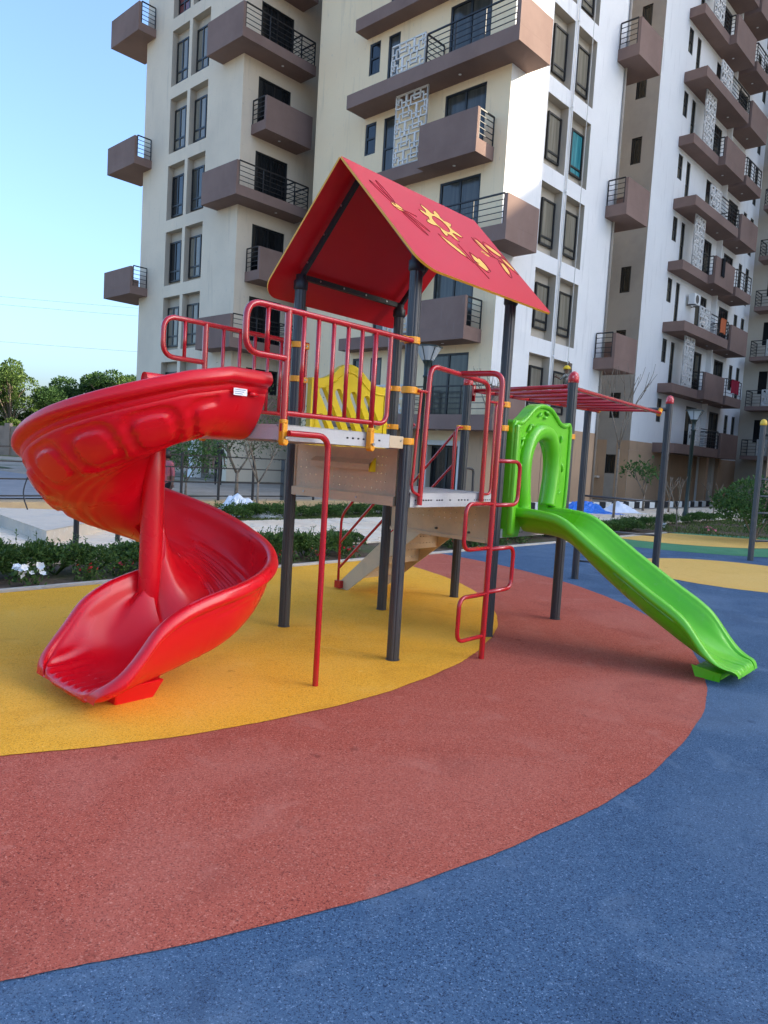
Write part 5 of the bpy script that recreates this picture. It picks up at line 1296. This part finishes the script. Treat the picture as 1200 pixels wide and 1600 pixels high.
TLAB = ['tall bright green tree at the left edge of the photograph', 'shorter dark tree in the dip right of the tall bright green one', 'dense tree cut by the left edge, behind the tall bright one', 'dark bushy tree in the middle of the far tree line', 'dark green tree left of the tree nearest the tower in the far tree line', 'yellowish green tree of the far tree line beside the cream tower', 'tree of the far line seen through the open ground floor of the cream tower', 'outermost tree of the far line at the left', 'low tree filling the dip behind the bright green one', 'tree of the far line partly hidden behind its two middle neighbours', 'rearmost tree of the far line, its top just above the others near the tower']
for (x, y, h, s), lab in zip(TL, TLAB):
    r = random.Random(s); t = thing('leafy_tree', lab, 'tree', (x, y, 0), 0, 'trees beyond the road'); mb = MB(); ends = []
    mb.tube([(0, 0, -.1), (.1, 0, h*.3)], .2, 8); lum = []
    for k in range(38):
        z = h*r.uniform(.06, .90); w = 3.0*math.sqrt(max(.08, 1-((z/h-.45)/.56)**2)); a = r.uniform(0, 6.28); q = w*r.uniform(.1, .85); lum.append((q*cos(a), q*sin(a), z, r.uniform(.6, 1.15)))
        mb.tube([(.1, 0, min(h*.3, z)), (q*cos(a)*.6, q*sin(a)*.6, z*.9), (q*cos(a), q*sin(a), z)], .05, 5)
    part('trunk', mb, 'bark', t)
    part('crown', leaf_cloud(17000, shrub_fn(1, 1, 1, lum), .115, s, .2, 1.7), 'leaf3' if s in (1, 3, 6) else 'leaf2', t)
tree('bare_sapling', 'tall thin bare sapling with fanned twigs in front of the right tower', 'tree', 6.95, 22.0, 5.3, 2.3, .035, 3, 0, 0, 'leaf2', 21, .30)
tree('bare_sapling', 'bare twiggy sapling rising behind the lower deck between the posts', 'tree', 2.6, 19.5, 4.5, 2.9, .03, 3, 0, 0, 'leaf2', 22, .45)
tree('frangipani_tree', 'small frangipani with a tuft of long leaves against the tan wall', 'tree', 9.6, 27.0, 2.3, .6, .045, 2, 330, .075, 'leaf2', 23, .5, cl=.16)
tree('bare_sapling', 'small leafless frangipani just right of the leafy one', 'tree', 10.55, 27.0, 1.9, .5, .035, 2, 0, 0, 'leaf2', 24, .45)
tree('bare_sapling', 'spindly bare shrub leaning by the lamp post on the lawn', 'tree', 7.45, 18.4, 1.9, .55, .018, 2, 0, 0, 'leaf2', 25, .32, lean=(-.1, 0))
tree('bare_sapling', 'pale bare stems between the lamp post and the red door', 'tree', 12.0, 26.5, 1.8, .4, .025, 2, 0, 0, 'leaf2', 26, .5)
tree('feathery_tree', 'young olive leaved tree with a thin trunk beyond the path, left of a tower post', 'tree', -2.72, 15.5, 2.9, .75, .028, 3, 1500, .028, 'leaf4', 27, .55, cl=.30)
tree('feathery_tree', 'small bushy tree by the railing, right of the red slide column', 'tree', -5.0, 18.2, 2.0, .6, .03, 2, 1500, .045, 'leaf2', 28, .6, cl=.28)
tree('feathery_tree', 'olive leaved tree behind the railing near the building columns', 'tree', -4.2, 20.5, 2.9, .8, .05, 2, 1500, .05, 'leaf4', 29, .6, cl=.38)
# big bush at right
r = random.Random(31); lum = [(r.uniform(-.75, .75), r.uniform(-.6, .6), r.uniform(.3, 1.15), r.uniform(.25, .42)) for _ in range(16)]
bt = thing('garden_bush', 'tall rounded garden bush behind the ladder frame at the right edge', 'bush', (8.55, 16.7, 0)); part('foliage', leaf_cloud(5200, shrub_fn(1, 1, 1, lum), .045, 32, .3, 1.8), 'leaf2', bt)
mb = MB()
for k in range(8): a = k*.8; mb.tube([(0, 0, 0), (cos(a)*.3, sin(a)*.25, .6), (cos(a)*.5, sin(a)*.4, 1.2)], .015, 5)
part('stem', mb, 'bark', bt)

# crumpled sheets
def crumple(name, label, m, x, y, L, Wd, Hh, seed):
    r = random.Random(seed); n = 26; P = []; pk = [(r.uniform(-.6, .6), r.uniform(-.5, .5), r.uniform(.3, 1), r.uniform(.15, .4)) for _ in range(9)]
    for j in range(n+1):
        row = []
        for i in range(n+1):
            a, b = -1+2*i/n, -1+2*j/n; h = sum(p[2]*max(0, 1-math.hypot(a-p[0], b-p[1])/p[3]/1.6) for p in pk)*.45+abs(sin(a*9+b*5+seed))*.10+r.uniform(0, .06)
            e = max(0, 1-max(abs(a), abs(b))**4); row.append((a*L/2*(1+.15*sin(b*4)), b*Wd/2*(1+.2*sin(a*3)), Hh*h*e+.012))
        P.append(row)
    mb = MB()
    for j in range(n):
        for i in range(n): mb.quad(P[j][i], P[j][i+1], P[j+1][i+1], P[j+1][i])
    solo(name, mb, m, label, 'plastic sheet', (x, y, 0), radians(20))
crumple('crumpled_sheet', 'crumpled white plastic sheet lying by the railing left of the tower post', 'wtarp', -2.95, 15.7, 1.5, 1.2, .62, 1)
crumple('crumpled_sheet', 'crumpled bright blue tarpaulin on the ground behind the green slide', 'btarp', 6.6, 24.2, 2.4, 1.6, .55, 2)
crumple('crumpled_sheet', 'white plastic sheet lying against the blue tarpaulin', 'wtarp', 8.2, 25.4, 1.6, 1.2, .45, 3)

# compound wall beyond the road, power lines
CW = thing('compound_wall', 'brown masonry compound wall beyond the road at the far left', 'wall', (-30, 50, 0), 0)
for k in range(16):
    x0 = -28+k*4; part('wall_panel', box_b((x0+.15, x0+3.85, -.1, .1, 0, 2.0)), 'wallc', CW); part('pillar', box_b((x0-.2, x0+.15, -.2, .2, 0, 2.2)), 'wallc', CW)
for k, (z0, z1) in enumerate(((20.5, 17.5), (19.5, 16.6), (14.6, 12.6))):
    mb = MB(); P = []
    for i in range(25): t = i/24; P.append((-95+95*t, 90, z0+(z1-z0)*t-1.6*4*t*(1-t)*.6))
    mb.tube(P, .012, 5); solo('power_line', mb, 'rail', ('upper of two close power lines crossing the sky at the left', 'lower of two close power lines crossing the sky at the left', 'lowest power line, well below the other two')[k], 'power line', group='power lines')
